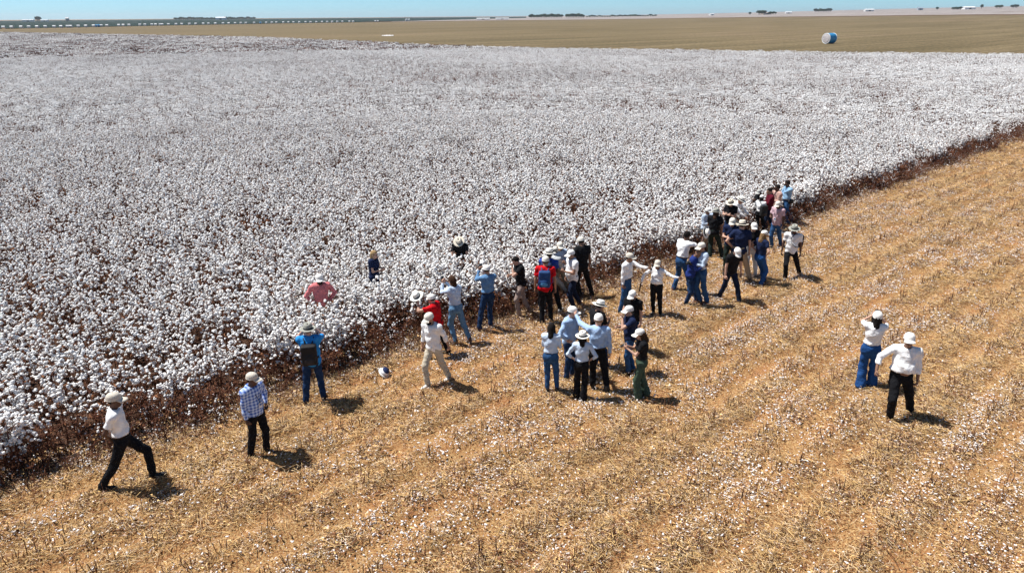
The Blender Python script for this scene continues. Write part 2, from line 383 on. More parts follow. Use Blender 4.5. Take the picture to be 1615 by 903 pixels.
scatter('cotton_crop', np.stack([X, Y, np.zeros_like(X)], -1), rot, np.stack([hs*1.05, hs*1.05, hs], -1), idx, protos,
        'standing cotton plants with open white bolls on dry brown stalks', 'cotton crop')
def cotton_patch(size, dens, r0, r1, base, tw):
    mb = MB(); n = int(size*size*dens)
    P = rng.uniform(-size/2, size/2, (n, 2))
    sd_ = int(rng.integers(99)); cl = .5*vnoise(P[:, 0]+50*rng.random(), P[:, 1], .35 if size < 4 else .9, sd_)+.5*vnoise(P[:, 0], P[:, 1]+9, 1.1 if size < 4 else 2.4, sd_+1)
    for i in range(n):
        if rng.random() > (cl[i]-.24)*2.1: continue
        z = .98-.5*rng.random()**1.5-.5*(1-cl[i])
        puff(mb, np.array([P[i, 0], P[i, 1], z]), rng.uniform(r0, r1), base, 1, .6)
    for i in range(int(tw*size*size)):
        a = np.array([*rng.uniform(-size/2, size/2, 2), rng.uniform(.1, .5)]); b = a+np.array([rng.normal(0, .15), rng.normal(0, .15), rng.uniform(.3, .5)])
        s = .012 if size < 4 else .05
        mb.add([a, b, b+[s, s, 0], a+[s, s, 0]], [(0, 1, 2, 3)], 0)
    return mb
def patch_field(name, size, d0, d1, protos, label):
    gx_ = np.arange(-450, 165, size*.97); gy_ = np.arange(6, 560, size*.97)
    X, Y = np.meshgrid(gx_, gy_); X = X.ravel(); Y = Y.ravel(); D = np.hypot(X, Y)
    k = ((Y-edge_y(X))*.75 > size*.45) & (Y < cfar_y(X)-size*.4) & in_view(X, Y, 8) & (D >= d0) & (D < d1)
    X, Y = X[k], Y[k]; n = len(X); np_ = len(protos)
    v = vnoise(X, Y, 9, 21)*.5+vnoise(X, Y, 30, 22)*.5+rng.normal(0, .1, n)
    idx = np.clip(((v-.25)*2*np_).astype(int), 0, np_-1)
    rz = rng.integers(0, 4, n)*math.pi/2+0.2; s = rng.uniform(.95, 1.08, n)
    X = X+rng.normal(0, size*.04, n); Y = Y+rng.normal(0, size*.04, n)
    return scatter(name, np.stack([X, Y, np.zeros(n)], -1), np.stack([np.zeros(n), np.zeros(n), rz], -1), np.stack([s, s, rng.uniform(.92, 1.1, n)], -1), idx, protos, label, 'cotton crop')
patch_field('cotton_crop', 2.4, 50.5, 165, [proto(cotton_patch(2.4, d, .028, .05, ICO1, 15), CM) for d in (88, 98, 108, 120, 132)], 'white mass of standing cotton in the middle of the field')
patch_field('cotton_crop', 5.0, 163.5, 720, [proto(cotton_patch(5.0, d, .065, .10, ICO1, 7), CM) for d in (19, 22, 25, 28)], 'far part of the standing cotton field up to its border')

# ------------------------------------------------------------------ residue on the harvested ground
M_straw = mat('straw_gold', (.72, .48, .21), .8, .3, 14, rnd=.28)
M_pstraw = mat('straw_pale', (.80, .62, .40), .8, .2, 14, rnd=.2)
M_twig = mat('dark_twig', (.11, .055, .032), .9, .3, 14, rnd=.3)
M_fluff = mat('fallen_lint', (.84, .79, .76), .95, .08, 30, .05)
SM = [M_straw, M_pstraw, M_twig, M_fluff, M_leaf, M_pink]
def straw_clump(n, rad=.24):
    mb = MB()
    for i in range(n):
        a = rng.uniform(0, 6.28); L = rng.uniform(.05, .20)*(1.6 if rng.random() < .12 else 1); c = Vector((*rng.normal(0, rad*.55, 2), rng.uniform(.006, .05)))
        d = Vector((math.cos(a), math.sin(a), rng.normal(0, .22))).normalized()*L/2; m = Vector(rng.normal(0, .012, 3))
        w_ = rng.choice([.0022, .0032, .0048], p=[.45, .38, .17]); mb.tube([c-d, c+m, c+d], [w_, w_, w_*.6], 3, int(rng.choice([0, 1, 2, 4], p=[.44, .24, .17, .15])))
    return mb
def litter_clump(n):
    mb = MB()
    for i in range(n):
        c = Vector((*rng.normal(0, .14, 2), rng.uniform(.005, .035))); s = rng.choice([.007, .012, .019], p=[.4, .4, .2])
        q = [c+Vector((rng.normal(0, s), rng.normal(0, s), abs(rng.normal(0, s*.5)))) for _ in range(4)]; mb.add(q, [(0, 1, 2), (0, 2, 3)], int(rng.choice([2, 4, 0, 5], p=[.24, .26, .14, .36])))
    return mb
def fluff_clump(n, r=.12):
    mb = MB()
    for i in range(n):
        k = len(mb.V); puff(mb, np.zeros(3), rng.choice([rng.uniform(.006, .012), rng.uniform(.012, .020)], p=[.65, .35]), ICO1, 3, .9)
        M = Matrix.Translation((*rng.normal(0, r, 2), rng.uniform(.012, .04))) @ Matrix.Rotation(rng.uniform(0, 6.28), 4, 'Z') @ Matrix.Diagonal((rng.uniform(.8, 2.0), rng.uniform(.6, 1.1), rng.uniform(.4, .9), 1))
        mb.V[k:] = [tuple(M @ Vector(v)) for v in mb.V[k:]]
    return mb
def stub_clump(n):
    mb = MB()
    for i in range(n):
        b = Vector((rng.normal(0, .05), rng.normal(0, .05), 0)); h = rng.uniform(.09, .24)
        t = b+Vector((rng.normal(0, .035), rng.normal(0, .035), h)); mb.tube([b, (b+t)/2+Vector(rng.normal(0, .006, 3)), t], [.007, .006, .005], 4, 2 if rng.random() < .7 else 4)
        if rng.random() < .5: mb.tube([b+(t-b)*.5, b+(t-b)*.5+Vector((rng.normal(0, .05), rng.normal(0, .05), .05))], [.004, .002], 3, 4)
    return mb
protos = [proto(straw_clump(34), SM) for _ in range(6)] + [proto(litter_clump(75), SM) for _ in range(4)] + [proto(fluff_clump(c, r), SM) for c, r in ((6, .15), (11, .14), (18, .12), (5, .17))] + [proto(stub_clump(c), SM) for c in (2, 3, 4, 3)]
def ground_pts(dens, dmax, dmin=0):
    A = (2*(dmax*.86+5))*(dmax-2); n = int(A*dens); x = rng.uniform(-(dmax*.86+5), dmax*.86+5, n); y = rng.uniform(2, dmax, n)
    d = np.hypot(x, y); k = in_view(x, y, 4, .8) & (y < edge_y(x)+.5) & (d >= dmin) & (d < dmax); return x[k], y[k]
PX, PY, PI_, PS = [], [], [], []
for dens, d0, d1, sc in ((70, 0, 22, 1.0), (42, 22, 42, 1.15), (16, 42, 90, 1.5)):
    x, y = ground_pts(dens, d1, d0); v = -x*uy+y*ux; u = x*ux+y*uy; ph = rowphase(x, y)
    bare = vnoise(u/3.2, v, .5, 31)*.65+vnoise(u/2, v, 3.5, 32)*.35
    inter = np.abs(ph-.5)*2; inter = inter**1.5                                      # 1 on the row, 0 between rows
    keep = rng.random(len(x)) < np.clip(.02+1.6*inter+(bare-.42)*2.0, .04, 1)
    x, y, ph, bare = x[keep], y[keep], ph[keep], bare[keep]
    r = rng.random(len(x)); u = x*ux+y*uy; v = -x*uy+y*ux
    fz = vnoise(u/5, v, .45, 41)*.62+vnoise(u/2, v, 3.4, 42)*.38
    fl = np.clip((fz-.40)*2.8, .12, .52)
    i = np.where(r < fl, rng.integers(10, 14, len(x)), np.where(r < fl+.30, rng.integers(6, 10, len(x)), rng.integers(0, 6, len(x))))
    PX.append(x); PY.append(y); PI_.append(i); PS.append(sc*rng.uniform(.75, 1.25, len(x)))
# cut stalks along the rows
for row in range(-90, 70):
    v = row*SPC; u = np.arange(-60, 110, .22); u = u+rng.normal(0, .06, len(u)); x = u*ux-v*uy; y = u*uy+v*ux
    d = np.hypot(x, y); k = in_view(x, y, 3, .8) & (y < edge_y(x)+.3) & (d < 60) & (rng.random(len(x)) < np.where(d < 35, .75, .5)); x, y = x[k]+rng.normal(0, .035, k.sum()), y[k]+rng.normal(0, .035, k.sum())
    PX.append(x); PY.append(y); PI_.append(rng.integers(14, 18, len(x))); PS.append(rng.uniform(.7, 1.2, len(x)))
# debris under the crop edge
x, y = ground_pts(80, 50); k = ((y-edge_y(x))*.75 > -.55); x, y = x[k], y[k]
PX.append(x); PY.append(y); PI_.append(rng.choice([6, 7, 8, 9, 10, 11, 14, 15], len(x), p=[.2, .2, .17, .13, .06, .04, .1, .1])); PS.append(rng.uniform(.9, 1.5, len(x)))
X = np.concatenate(PX); Y = np.concatenate(PY); I = np.concatenate(PI_); S = np.concatenate(PS); n = len(X)
scatter('crop_residue', np.stack([X, Y, gh(X, Y)-.002], -1), np.stack([np.zeros(n), np.zeros(n), rng.uniform(0, 6.28, n)], -1), np.stack([S]*3, -1), I, protos,
        'straw, leaf litter, cut stalks and cotton scraps on the harvested ground', 'crop residue')

# ================================================================== PEOPLE
def snet(Fv, lo, h):
    S = Fv < 0
    nx, ny, nz = Fv.shape
    c = np.zeros((nx-1, ny-1, nz-1), np.int8)
    for a in (0, 1):
        for b in (0, 1):
            for e in (0, 1): c += S[a:nx-1+a, b:ny-1+b, e:nz-1+e]
    m = (c > 0) & (c < 8); I, J, K = np.nonzero(m); n = len(I)
    if n == 0: return np.zeros((0, 3)), np.zeros((0, 4), int)
    idx = -np.ones(m.shape, int); idx[I, J, K] = np.arange(n)
    acc = np.zeros((n, 3)); cnt = np.zeros(n)
    cor = [(a, b, e) for a in (0, 1) for b in (0, 1) for e in (0, 1)]
    for p in cor:
        for ax in range(3):
            if p[ax] == 0:
                q = list(p); q[ax] = 1
                f0 = Fv[I+p[0], J+p[1], K+p[2]]; f1 = Fv[I+q[0], J+q[1], K+q[2]]
                k = (f0 < 0) != (f1 < 0); t = f0[k]/(f0[k]-f1[k])
                v = np.array(p, float)[None].repeat(k.sum(), 0); v[:, ax] += t
                acc[k] += v; cnt[k] += 1
    V = (np.stack([I, J, K], -1)+acc/cnt[:, None])*h+lo
    Fs = []
    def quads(k, a, b, e, d, sgn):
        q = np.stack([a, b, e, d], -1); q = q[(q >= 0).all(1)] if len(q) else q
        return q
    for ax in range(3):
        o1, o2 = [(1, 2), (2, 0), (0, 1)][ax]
        sl0 = [slice(None)]*3; sl1 = [slice(None)]*3; sl0[ax] = slice(0, -1); sl1[ax] = slice(1, None)
        dif = S[tuple(sl0)] != S[tuple(sl1)]; ins = S[tuple(sl0)]
        P = np.stack(np.nonzero(dif), -1)
        ok = (P[:, o1] >= 1) & (P[:, o2] >= 1) & (P[:, o1] <= Fv.shape[o1]-2) & (P[:, o2] <= Fv.shape[o2]-2); P = P[ok]
        e1 = np.zeros(3, int); e1[o1] = 1; e2 = np.zeros(3, int); e2[o2] = 1
        g = lambda Q: idx[Q[:, 0], Q[:, 1], Q[:, 2]]
        q = np.stack([g(P-e1-e2), g(P-e2), g(P), g(P-e1)], -1)
        fl = ~ins[P[:, 0], P[:, 1], P[:, 2]]; q[fl] = q[fl][:, ::-1]; Fs.append(q)
    return V, np.concatenate(Fs)
def mesh_sdf(fn, lo, hi, h):
    lo = np.array(lo)-2*h; hi = np.array(hi)+2*h
    ax = [np.arange(lo[i], hi[i]+h, h) for i in range(3)]
    G = np.stack(np.meshgrid(*ax, indexing='ij'), -1); sh = G.shape[:3]
    D_ = fn(G.reshape(-1, 3)).reshape(sh)
    D_[0] = D_[-1] = 1; D_[:, 0] = D_[:, -1] = 1; D_[:, :, 0] = D_[:, :, -1] = 1
    return snet(D_, lo, h)
def cap_(p, a, b, r1, r2):
    a = np.asarray(a, float); b = np.asarray(b, float); ba = b-a; t = np.clip(((p-a)@ba)/(ba@ba+1e-9), 0, 1)
    return np.linalg.norm(p-a-t[:, None]*ba, axis=1)-(r1+(r2-r1)*t)
def ell_(p, c, r):
    r = np.asarray(r, float); q = p-np.asarray(c); k0 = np.linalg.norm(q/r, axis=1); k1 = np.linalg.norm(q/(r*r), axis=1)
    return k0*(k0-1)/(k1+1e-9)
def smin(a, b, k):
    h = np.clip(.5+.5*(b-a)/k, 0, 1); return b*(1-h)+a*h-k*h*(1-h)
def folds(p, amp, seed):
    amp = amp*1.9
    return amp*(np.sin(p[:, 2]*33+np.sin(p[:, 0]*17+p[:, 1]*9+seed)*2.1)*.7+np.sin(p[:, 0]*31+p[:, 2]*17+seed)*np.sin(p[:, 1]*27+seed*2)*.6)
def ik(a, t, l1, l2, pole):
    a = Vector(a); t = Vector(t); d = t-a; L = min(d.length, (l1+l2)*.995); L = max(L, abs(l1-l2)+.03); dn = d.normalized()
    x = (l1*l1-l2*l2+L*L)/(2*L); hgt = math.sqrt(max(l1*l1-x*x, 0)); pv = Vector(pole); pv = pv-dn*pv.dot(dn); pv = pv.normalized() if pv.length > 1e-4 else Vector((0, 1, 0))
    return a+dn*x+pv*hgt, a+dn*L

# ---- head shared by everyone (local frame: face towards -Y, origin in the middle of the head)
def head_sdf(p):
    d = ell_(p, (0, .008, .032), (.074, .094, .090)); d = smin(d, ell_(p, (0, -.022, -.045), (.056, .068, .070)), .04)
    d = smin(d, ell_(p, (0, -.030, -.088), (.030, .042, .026)), .03)
    ax = np.abs(p[:, 0]); q = p.copy(); q[:, 0] = ax
    d = np.maximum(d, -(ell_(q, (.031, -.098, .012), (.019, .014, .013))))
    d = smin(d, ell_(q, (.030, -.079, .034), (.028, .010, .008)), .012)                 # brow
    d = smin(d, cap_(p, (0, -.084, .018), (0, -.107, -.022), .009, .014), .012)           # nose
    d = smin(d, ell_(p, (0, -.088, -.056), (.024, .010, .006)), .010)                     # lips
    d = smin(d, ell_(q, (.078, .010, -.004), (.010, .020, .032)), .008)                   # ears
    return smin(d, cap_(p, (0, .012, -.06), (0, .035, -.16), .053, .056), .03)
HV, HF = mesh_sdf(head_sdf, (-.10, -.13, -.20), (.10, .12, .135), .0105)
HV = np.asarray(HV)
M_eye = mat('eye_dark', (.02, .015, .012), .3, .1, 5, .5); M_lip = mat('lips', (.30, .12, .10), .6, .1, 8)
def skin_mat(t):
    c = {'l': (.55, .33, .24), 'm': (.38, .21, .14), 'd': (.10, .05, .032), 't': (.24, .13, .085)}[t]
    return mat('skin_'+t, c, .6, .08, 14, .3)
def hair_mat(t):
    c = {'k': (.012, .009, .008), 'b': (.055, .026, .014), 'g': (.25, .15, .07), 'y': (.38, .25, .12), 's': (.35, .34, .33)}[t]
    return mat('hair_'+t, c, .8, .3, 25, .12, .7, 60)
def hand_mesh(mb, W, D, T, N, curl, m=0):
    """W wrist, D towards fingers, T towards the thumb, N towards the palm side"""
    D = Vector(D).normalized(); T = Vector(T); T = (T-D*T.dot(D)).normalized(); N = D.cross(T)*(1 if D.cross(T).dot(Vector(N)) > 0 else -1)
    Mx = Matrix(((D.x, T.x, N.x, W[0]), (D.y, T.y, N.y, W[1]), (D.z, T.z, N.z, W[2]), (0, 0, 0, 1)))
    mb.ell((.045, 0, 0), (.056, .043, .018), 8, 6, m, Mx)
    for k, (y, L) in enumerate(((.030, .070), (.010, .078), (-.010, .072), (-.029, .056))):
        P = [Vector((.070, y*.9, 0))]; an = .15+.1*k*.3
        for sgl in (.42, .33, .25):
            an += curl; P.append(P[-1]+Vector((math.cos(an), y*.25, math.sin(an)))*L*sgl*1.05)
        mb.tube([Mx @ q for q in P], [.0100, .0092, .0085, .0065], 6, m)
    P = [Vector((.012, .026, .004)), Vector((.040, .052, .014)), Vector((.066, .060, .022+.01*curl)), Vector((.088, .057, .030+.014*curl))]
    mb.tube([Mx @ q for q in P], [.0135, .0115, .0100, .0075], 6, m)
def shoe_mesh(style):
    def f(p):
        d = smin(ell_(p, (0, .015, .04), (.042, .07, .050)), ell_(p, (0, -.11, .028), (.044, .085, .036)), .05)
        d = smin(d, cap_(p, (0, .03, .05), (0, .03, .10 if style != 'boot' else .19), .040, .041), .02)
        return np.maximum(d, -(p[:, 2]-.006))
    return mesh_sdf(f, (-.06, -.21, -.01), (.06, .1, .12 if style != 'boot' else .21), .012)
SHOE = {k: shoe_mesh(k) for k in ('low', 'boot')}
SHOE_ME = {}
def shoe_me(style, colr):
    key = style+colr
    if key not in SHOE_ME:
        c = {'k': (.02, .018, .018), 'w': (.7, .7, .68), 'b': (.12, .05, .025), 't': (.33, .22, .13), 'n': (.03, .04, .08)}[colr]
        mb = MB(); V, Fc = SHOE[style]; mb.add(V, Fc, 0)
        mb.ell((0, -.045, .010), (.049, .150, .012), 14, 5, 1)
        SHOE_ME[key] = mb.mesh('shoe', [mat('shoe_'+colr, c, .5, .15, 20, .3), mat('sole_'+('w' if colr == 'w' else 'k'), (.6, .6, .58) if colr == 'w' else (.05, .04, .035), .8, .1, 20)])
    return SHOE_ME[key]
HEADWEAR = {}
def cap_mesh(colr):
    c = {'w': (.80, .78, .74), 't': (.60, .55, .47), 'c': (.70, .66, .58), 'g': (.45, .45, .42)}[colr]
    mm = mat('cap_'+colr, c, .85, .07, 30, .1, .4, 60)
    mb = MB()
    prof = [(1, -.012), (1.0, .01), (.97, .035), (.87, .060), (.64, .081), (.3, .091), (.001, .094)]
    mb.lathe(prof, 20, .086, .105, 0, (0, .006, .038)); mb.ell((0, .006, .133), (.008, .008, .005), 8, 4)
    mb.lathe([(1, .0), (1.03, .0), (1.03, -.013), (1, -.013)], 20, .086, .105, 0, (0, .006, .038))
    V = []; F = []; nu, nv = 10, 4                                                          # brim
    for lay in (0, 1):
        for j in range(nv+1):
            for i in range(nu+1):
                u = (i/nu-.5)*2; v = j/nv; an = u*1.05
                x = .089*math.sin(an)*(1+.06*v); y = -.100*math.cos(an)*.98-.088*v*math.sqrt(max(1-.55*u*u, 0))
                V.append((x, y+.004, .030-.020*v-.022*u*u*v-.006*lay))
    n1 = (nu+1)*(nv+1)
    for j in range(nv):
        for i in range(nu):
            a = j*(nu+1)+i; q = (a, a+1, a+nu+2, a+nu+1); F.append(q); F.append(tuple(n1+t for t in q[::-1]))
    for i in range(nu): a = nv*(nu+1)+i; F.append((a, a+1, n1+a+1, n1+a))
    for s_ in (0, nu):
        for j in range(nv): a = j*(nu+1)+s_; b = a+nu+1; F.append((a, b, n1+b, n1+a))
    bm_ = MB(); bm_.add(V, F, 0)
    return mb.mesh('cap', mm), bm_.mesh('brim', mm), mm
def hat_mesh(colr):
    c = {'w': (.82, .79, .72), 't': (.66, .60, .50), 'g': (.34, .34, .30), 's': (.72, .62, .44)}[colr]
    mm = mat('hat_'+colr, c, .85, .07, 60, .1, .5, 90); mk = mat('hat_band_black', (.015, .015, .018), .7, .1, 10)
    mb = MB(); pin = lambda x, y, r: -.018*math.exp(-(x/.028)**2)*(1 if r < .7 else 0)
    prof = [(1.0, .0), (.99, .035), (.93, .082), (.78, .112), (.55, .118), (.25, .112), (.001, .108)]
    mb.lathe(prof, 24, .088, .106, 0, (0, .006, .030), pin)
    bend = lambda x, y, r: .018*(x/.17)**2 if r > 1 else 0
    mb.lathe([(1.0, .0), (1.35, -.004), (1.78, -.004), (1.80, -.008), (1.76, -.010), (1.3, -.010), (.98, -.006)], 30, .092, .101, 0, (0, .006, .030), bend)
    b = MB(); b.lathe([(1.02, .004), (1.03, .030), (1.0, .034), (1.0, .002)], 24, .089, .107, 0, (0, .006, .030))
    return mb.mesh('hat', mm), b.mesh('hat_band', mk), mm
def wear(kind):
    if kind not in HEADWEAR: HEADWEAR[kind] = (cap_mesh if kind[0] == 'c' else hat_mesh)(kind[1])
    return HEADWEAR[kind]
def plaid_mat():
    m = bpy.data.materials.new('plaid_blue_white'); n, l, b = nodes(m); tc = n.new('ShaderNodeTexCoord'); out = None
    for (rz, sc_) in (((0, 0, .3), 1), ((0, R_(90), 0), 1)):
        mp = n.new('ShaderNodeMapping'); mp.inputs['Rotation'].default_value = rz; l.new(tc.outputs['Object'], mp.inputs[0])
        wv = n.new('ShaderNodeTexWave'); wv.inputs['Scale'].default_value = 5.2; wv.inputs['Distortion'].default_value = .5; l.new(mp.outputs[0], wv.inputs['Vector'])
        r = ramp(n, [(.35, (.05, .13, .48)), (.7, (.62, .74, .95))]); l.new(wv.outputs[0], r.inputs[0])
        if out is None: out = r.outputs[0]
        else:
            q = n.new('ShaderNodeMix'); q.data_type = 'RGBA'; q.inputs[0].default_value = .5; l.new(out, q.inputs[6]); l.new(r.outputs[0], q.inputs[7]); out = q.outputs[2]
    l.new(out, b.inputs['Base Color']); b.inputs['Roughness'].default_value = .9; return m
SHIRT = dict(white=(.86, .86, .86), offwhite=(.66, .67, .70), lightblue=(.36, .50, .72), paleblue=(.50, .60, .74), denim=(.12, .24, .42), black=(.012, .012, .014), navy=(.014, .022, .06),
             red=(.55, .008, .014), pink=(.62, .19, .20), cyan=(.03, .26, .66), maroon=(.10, .008, .018), tan=(.52, .33, .28), pinkplaid=(.55, .38, .42), royal=(.03, .07, .32), blazer=(.018, .035, .17), ltdenim=(.26, .42, .60), grey=(.52, .54, .55))
PANT = dict(black=(.010, .010, .012), navy=(.012, .018, .04), jeans=(.028, .08, .19), dkjeans=(.014, .035, .09), ltjeans=(.11, .22, .36), khaki=(.34, .27, .19), beige=(.52, .46, .36), grey=(.36, .36, .34), green=(.055, .085, .06), dkgreen=(.018, .028, .024), white=(.72, .71, .70), blue=(.018, .07, .22), taupe=(.30, .23, .20))
def arm_target(k, s):
    return {'hang': ((s*.07, -.03, -.535), (s*.4, .8, 0)), 'hip': ((s*.0, -.05, -.40), (s*1, .45, 0)), 'fold': ((-s*.20, -.20, -.22), (s, 0, -1)),
            'phone': ((-s*.13, -.36, .10), (s*.5, 0, -1)), 'camera': ((-s*.10, -.22, .13), (s*.9, 0, -1)), 'belly': ((-s*.11, -.29, -.22), (s*.5, .4, -1)), 'read': ((-s*.10, -.34, -.12), (s*.4, .3, -1)),
            'behind': ((-s*.14, .15, -.43), (s, .5, 0)), 'pocket': ((s*.03, -.07, -.45), (s, .6, 0)), 'out': ((s*.42, -.28, -.12), (0, .2, -1)), 'point': ((s*.30, -.42, .10), (s, 0, -1)),
            'reach': ((-s*.03, -.50, -.18), (s, .2, -.6)), 'pick': ((-s*.08, -.36, -.34), (s, .2, -.4)), 'swingf': ((s*.06, -.22, -.46), (0, 1, 0)), 'swingb': ((s*.08, .17, -.50), (0, 1, 0)),
            'face': ((-s*.14, -.20, .05), (s*.8, 0, -1)), 'up': ((s*.10, -.34, .22), (s, 0, -1)), 'side': ((s*.50, -.12, -.10), (0, .2, -1)), 'mic': ((s*.02, -.52, -.06), (s*.4, 0, -1)), 'lowout': ((s*.24, -.18, -.40), (s, .3, 0))}[k]
PLACED = {}
def person(key, feet, head, hd, label, shirt='white', sl='long', tuck=True, pants='black', wide=0, hat=None, hair='k', hairstyle='short', skin='m', arms=('hang', 'hang'), lean=1, nod=6, yaw=0,
           fem=False, fat=1.0, shoes='k', boot=False, stance='stand', group=None, plaid=False, lany=False, beard=False, glasses=False, blazer=False, hh=1.74, twist=0, side=0, custom=None, scl=1.0):
    # --- where he or she stands
    if feet is None:
        d = ray(*head); t = (hh-CAM_H)/d.z; g = Vector((d.x*t, d.y*t, 0)); H_ = hh; fl = None
    else:
        W = [gnd(*p) for p in feet]; g = sum(W, Vector())/len(W); g.z = 0
        d = ray(*head); t = g.y/d.y; H_ = CAM_H+d.z*t; fl = W if len(W) == 2 else None
    hd = hd-math.degrees(math.atan2(g.x, g.y))             # headings are given as seen from the path of view
    Rz = Matrix.Rotation(R_(hd), 3, 'Z')
    if feet is not None:                                    # weight shifted over one leg as the body's stance shows
        fwd_ = Rz @ Vector((0, -1, 0)); want = d.x*t-fwd_.x*math.sin(R_(lean))*.65
        g = Vector((g.x+max(-.5, min(.5, (want-g.x)*.9)), g.y, 0))
    if fl:
        loc = [Rz.transposed() @ (q-g) for q in fl]; loc.sort(key=lambda v: v.x)
        fpos = [Vector((min(v.x, -.06) if i == 0 else max(v.x, .06), v.y, 0)) for i, v in enumerate(loc)]
        for v in fpos: v.x = max(-.36, min(.36, v.x)); v.y = max(-.74, min(.74, v.y))
    else:
        fpos = {'stand': [(-.10, .01), (.10, -.02)], 'apart': [(-.17, 0), (.17, 0)], 'walk': [(-.09, -.28), (.09, .26)], 'step': [(-.11, .10), (.11, -.12)], 'close': [(-.08, 0), (.08, 0)]}[stance]
        fpos = [Vector((a, b, 0)) for a, b in fpos]
    sc_ = 1.0
    sw = .165 if fem else .185; vox = .019 if g.length < 17 else .023
    hz = min(math.sqrt(max(.853**2-(f.x-s_*.088)**2-f.y**2*.96, .3)) for f, s_ in zip(fpos, (-1, 1)))+.078
    hz = min(hz, .928); pel = Vector((0, 0, hz+.02))
    la, sa = R_(lean), R_(side)
    Tm = Matrix.Rotation(la, 3, 'X') @ Matrix.Rotation(sa, 3, 'Y')
    def TW(v, tw=0):
        v = Vector(v)
        if tw: v = Matrix.Rotation(R_(tw), 3, 'Z') @ v
        return pel+Tm @ v
    Tn = np.array(Tm); pn = np.array(pel)
    tw_ = R_(twist); ctw, stw = math.cos(tw_), math.sin(tw_)
    def tor(p):
        q = (p-pn)@Tn
        if twist:
            q = q.copy(); x = q[:, 0]*ctw+q[:, 1]*stw; y = -q[:, 0]*stw+q[:, 1]*ctw; q[:, 0] = x; q[:, 1] = y
        return q
    # --- joints
    hipj = [Vector((-.088, 0, hz)), Vector((.088, 0, hz))]; ank = [f+Vector((0, 0, .078)) for f in fpos]
    kne = []
    for i in (0, 1):
        k_, e_ = ik(hipj[i], ank[i], .435, .418, ((-.1, .1)[i], -1, 0)); kne.append(k_); ank[i] = e_
    shj = [TW((-sw, 0, .475), twist), TW((sw, 0, .475), twist)]; elb = []; wri = []
    for i, s_ in ((0, -1), (1, 1)):
        a_ = arms[i]
        tg, po = arm_target(a_, s_) if isinstance(a_, str) else a_
        tgt = Matrix.Rotation(R_(twist), 3, 'Z') @ Vector(tg)
        if isinstance(a_, str) and a_ not in ('hang',): tgt = Tm @ tgt
        e_, w_ = ik(shj[i], shj[i]+tgt, .285, .25, Matrix.Rotation(R_(twist), 3, 'Z') @ Vector(po)); elb.append(e_); wri.append(w_)
    nb_ = TW((0, .0, .50), twist); hy = R_(yaw+twist)
    Hm = Matrix.Rotation(hy, 3, 'Z') @ Matrix.Rotation(R_(nod+lean*.55), 3, 'X')
    hc = nb_+Tm @ Vector((0, -.012, .055))+Hm @ Vector((0, -.022, .105))
    fw = fat; chest = (.158*(.92 if fem else 1)*(.5+.5*fw), .108*(.4+.6*fw)+(.008 if fem else 0), .20)
    def torso(q, o, hips=True):
        d = ell_(q, (0, .005, .34), [c+o for c in chest])
        if fem: d = smin(d, ell_(q, (0, -.075, .33), (.115+o, .05+o, .06)), .05)
        d = smin(d, ell_(q, (0, -.012*fw-(.02 if fw > 1.1 else 0), .15), ((.128 if fem else .142)*fw+o, .100*fw*(1.12 if fw > 1.1 else 1)+o, .17)), .06)
        if hips: d = smin(d, ell_(q, (0, .01, .0), ((.172 if fem else .158)*(.6+.4*fw)+o, (.118 if fem else .108)*(.5+.5*fw)+o, .14)), .05)
        return smin(d, cap_(q, (-sw+.02, 0, .47), (sw-.02, 0, .47), .056+o, .056+o), .07)
    A = [np.array(v) for v in shj]; E = [np.array(v) for v in elb]; Wr = [np.array(v) for v in wri]
    Hj = [np.array(v) for v in hipj]; Kn = [np.array(v) for v in kne]; An = [np.array(v) for v in ank]
    ar = (.86 if fem else 1)*(.7+.3*fw)
    pts = np.array([*A, *E, *Wr, *Hj, *Kn, *An, np.array(hc), np.array(pel)])
    # --- body (one continuous surface: trunk, neck, arms, legs; then the head and the hands joined on)
    def body(p):
        q = tor(p); d = torso(q, -.022)
        d = smin(d, cap_(p, np.array(nb_), np.array(hc+Hm @ Vector((0, .02, -.07))), .054, .050), .03)
        for i in (0, 1):
            d = smin(d, cap_(p, A[i], E[i], .046*ar, .037*ar), .03); d = smin(d, cap_(p, E[i], Wr[i], .038*ar, .025*ar), .012)
            d = smin(d, cap_(p, Hj[i], Kn[i], .062, .044), .03); d = smin(d, cap_(p, Kn[i], An[i], .042, .030), .02)
        return d
    V, Fc = mesh_sdf(body, pts.min(0)-.2, pts.max(0)+[.2, .2, -.02], vox)
    mb = MB(); mb.add(V, Fc, 0)
    Hn = np.array(Hm); mb.add(HV@Hn.T+np.array(hc), HF, 0)
    for sx in (-1, 1):
        M4 = Matrix.Translation(hc) @ Hm.to_4x4(); mb.ell((sx*.031, -.083, .012), (.013, .008, .007), 8, 5, 1, M4)
    mb.ell((0, -.094, -.056), (.021, .006, .005), 8, 4, 2, M4)
    for i, s_ in ((0, -1), (1, 1)):
        D_ = (wri[i]-elb[i]).normalized(); inw = Vector((-s_, 0, 0)); fwd = Vector((0, -1, 0))
        a_ = arms[i]; th = fwd if a_ in ('hang', 'swingf', 'swingb', 'lowout', 'pocket', 'behind') else Vector((0, 0, 1))
        if a_ == 'hip': D_ = Vector((-s_*.5, -.7, -.5)).normalized()
        hand_mesh(mb, wri[i]-D_*.006, D_, th, inw, .55 if a_ in ('hang', 'swingf', 'swingb', 'out', 'side') else (.25 if a_ in ('point', 'hip') else .75))
    sk = skin_mat(skin)
    root = mb.build('person', [sk, M_eye, M_lip])
    z_top = float((hc+Hm @ Vector((0, 0, .125))).z)+(.03 if hat and hat[0] == 'h' else .02 if hat else .01)
    sc_ = max(.86, min(1.16, H_/z_top)) if feet else scl
    g.z = float(gh(g.x, g.y)) if (g.y-edge_y(g.x)) < .6 else 0.0
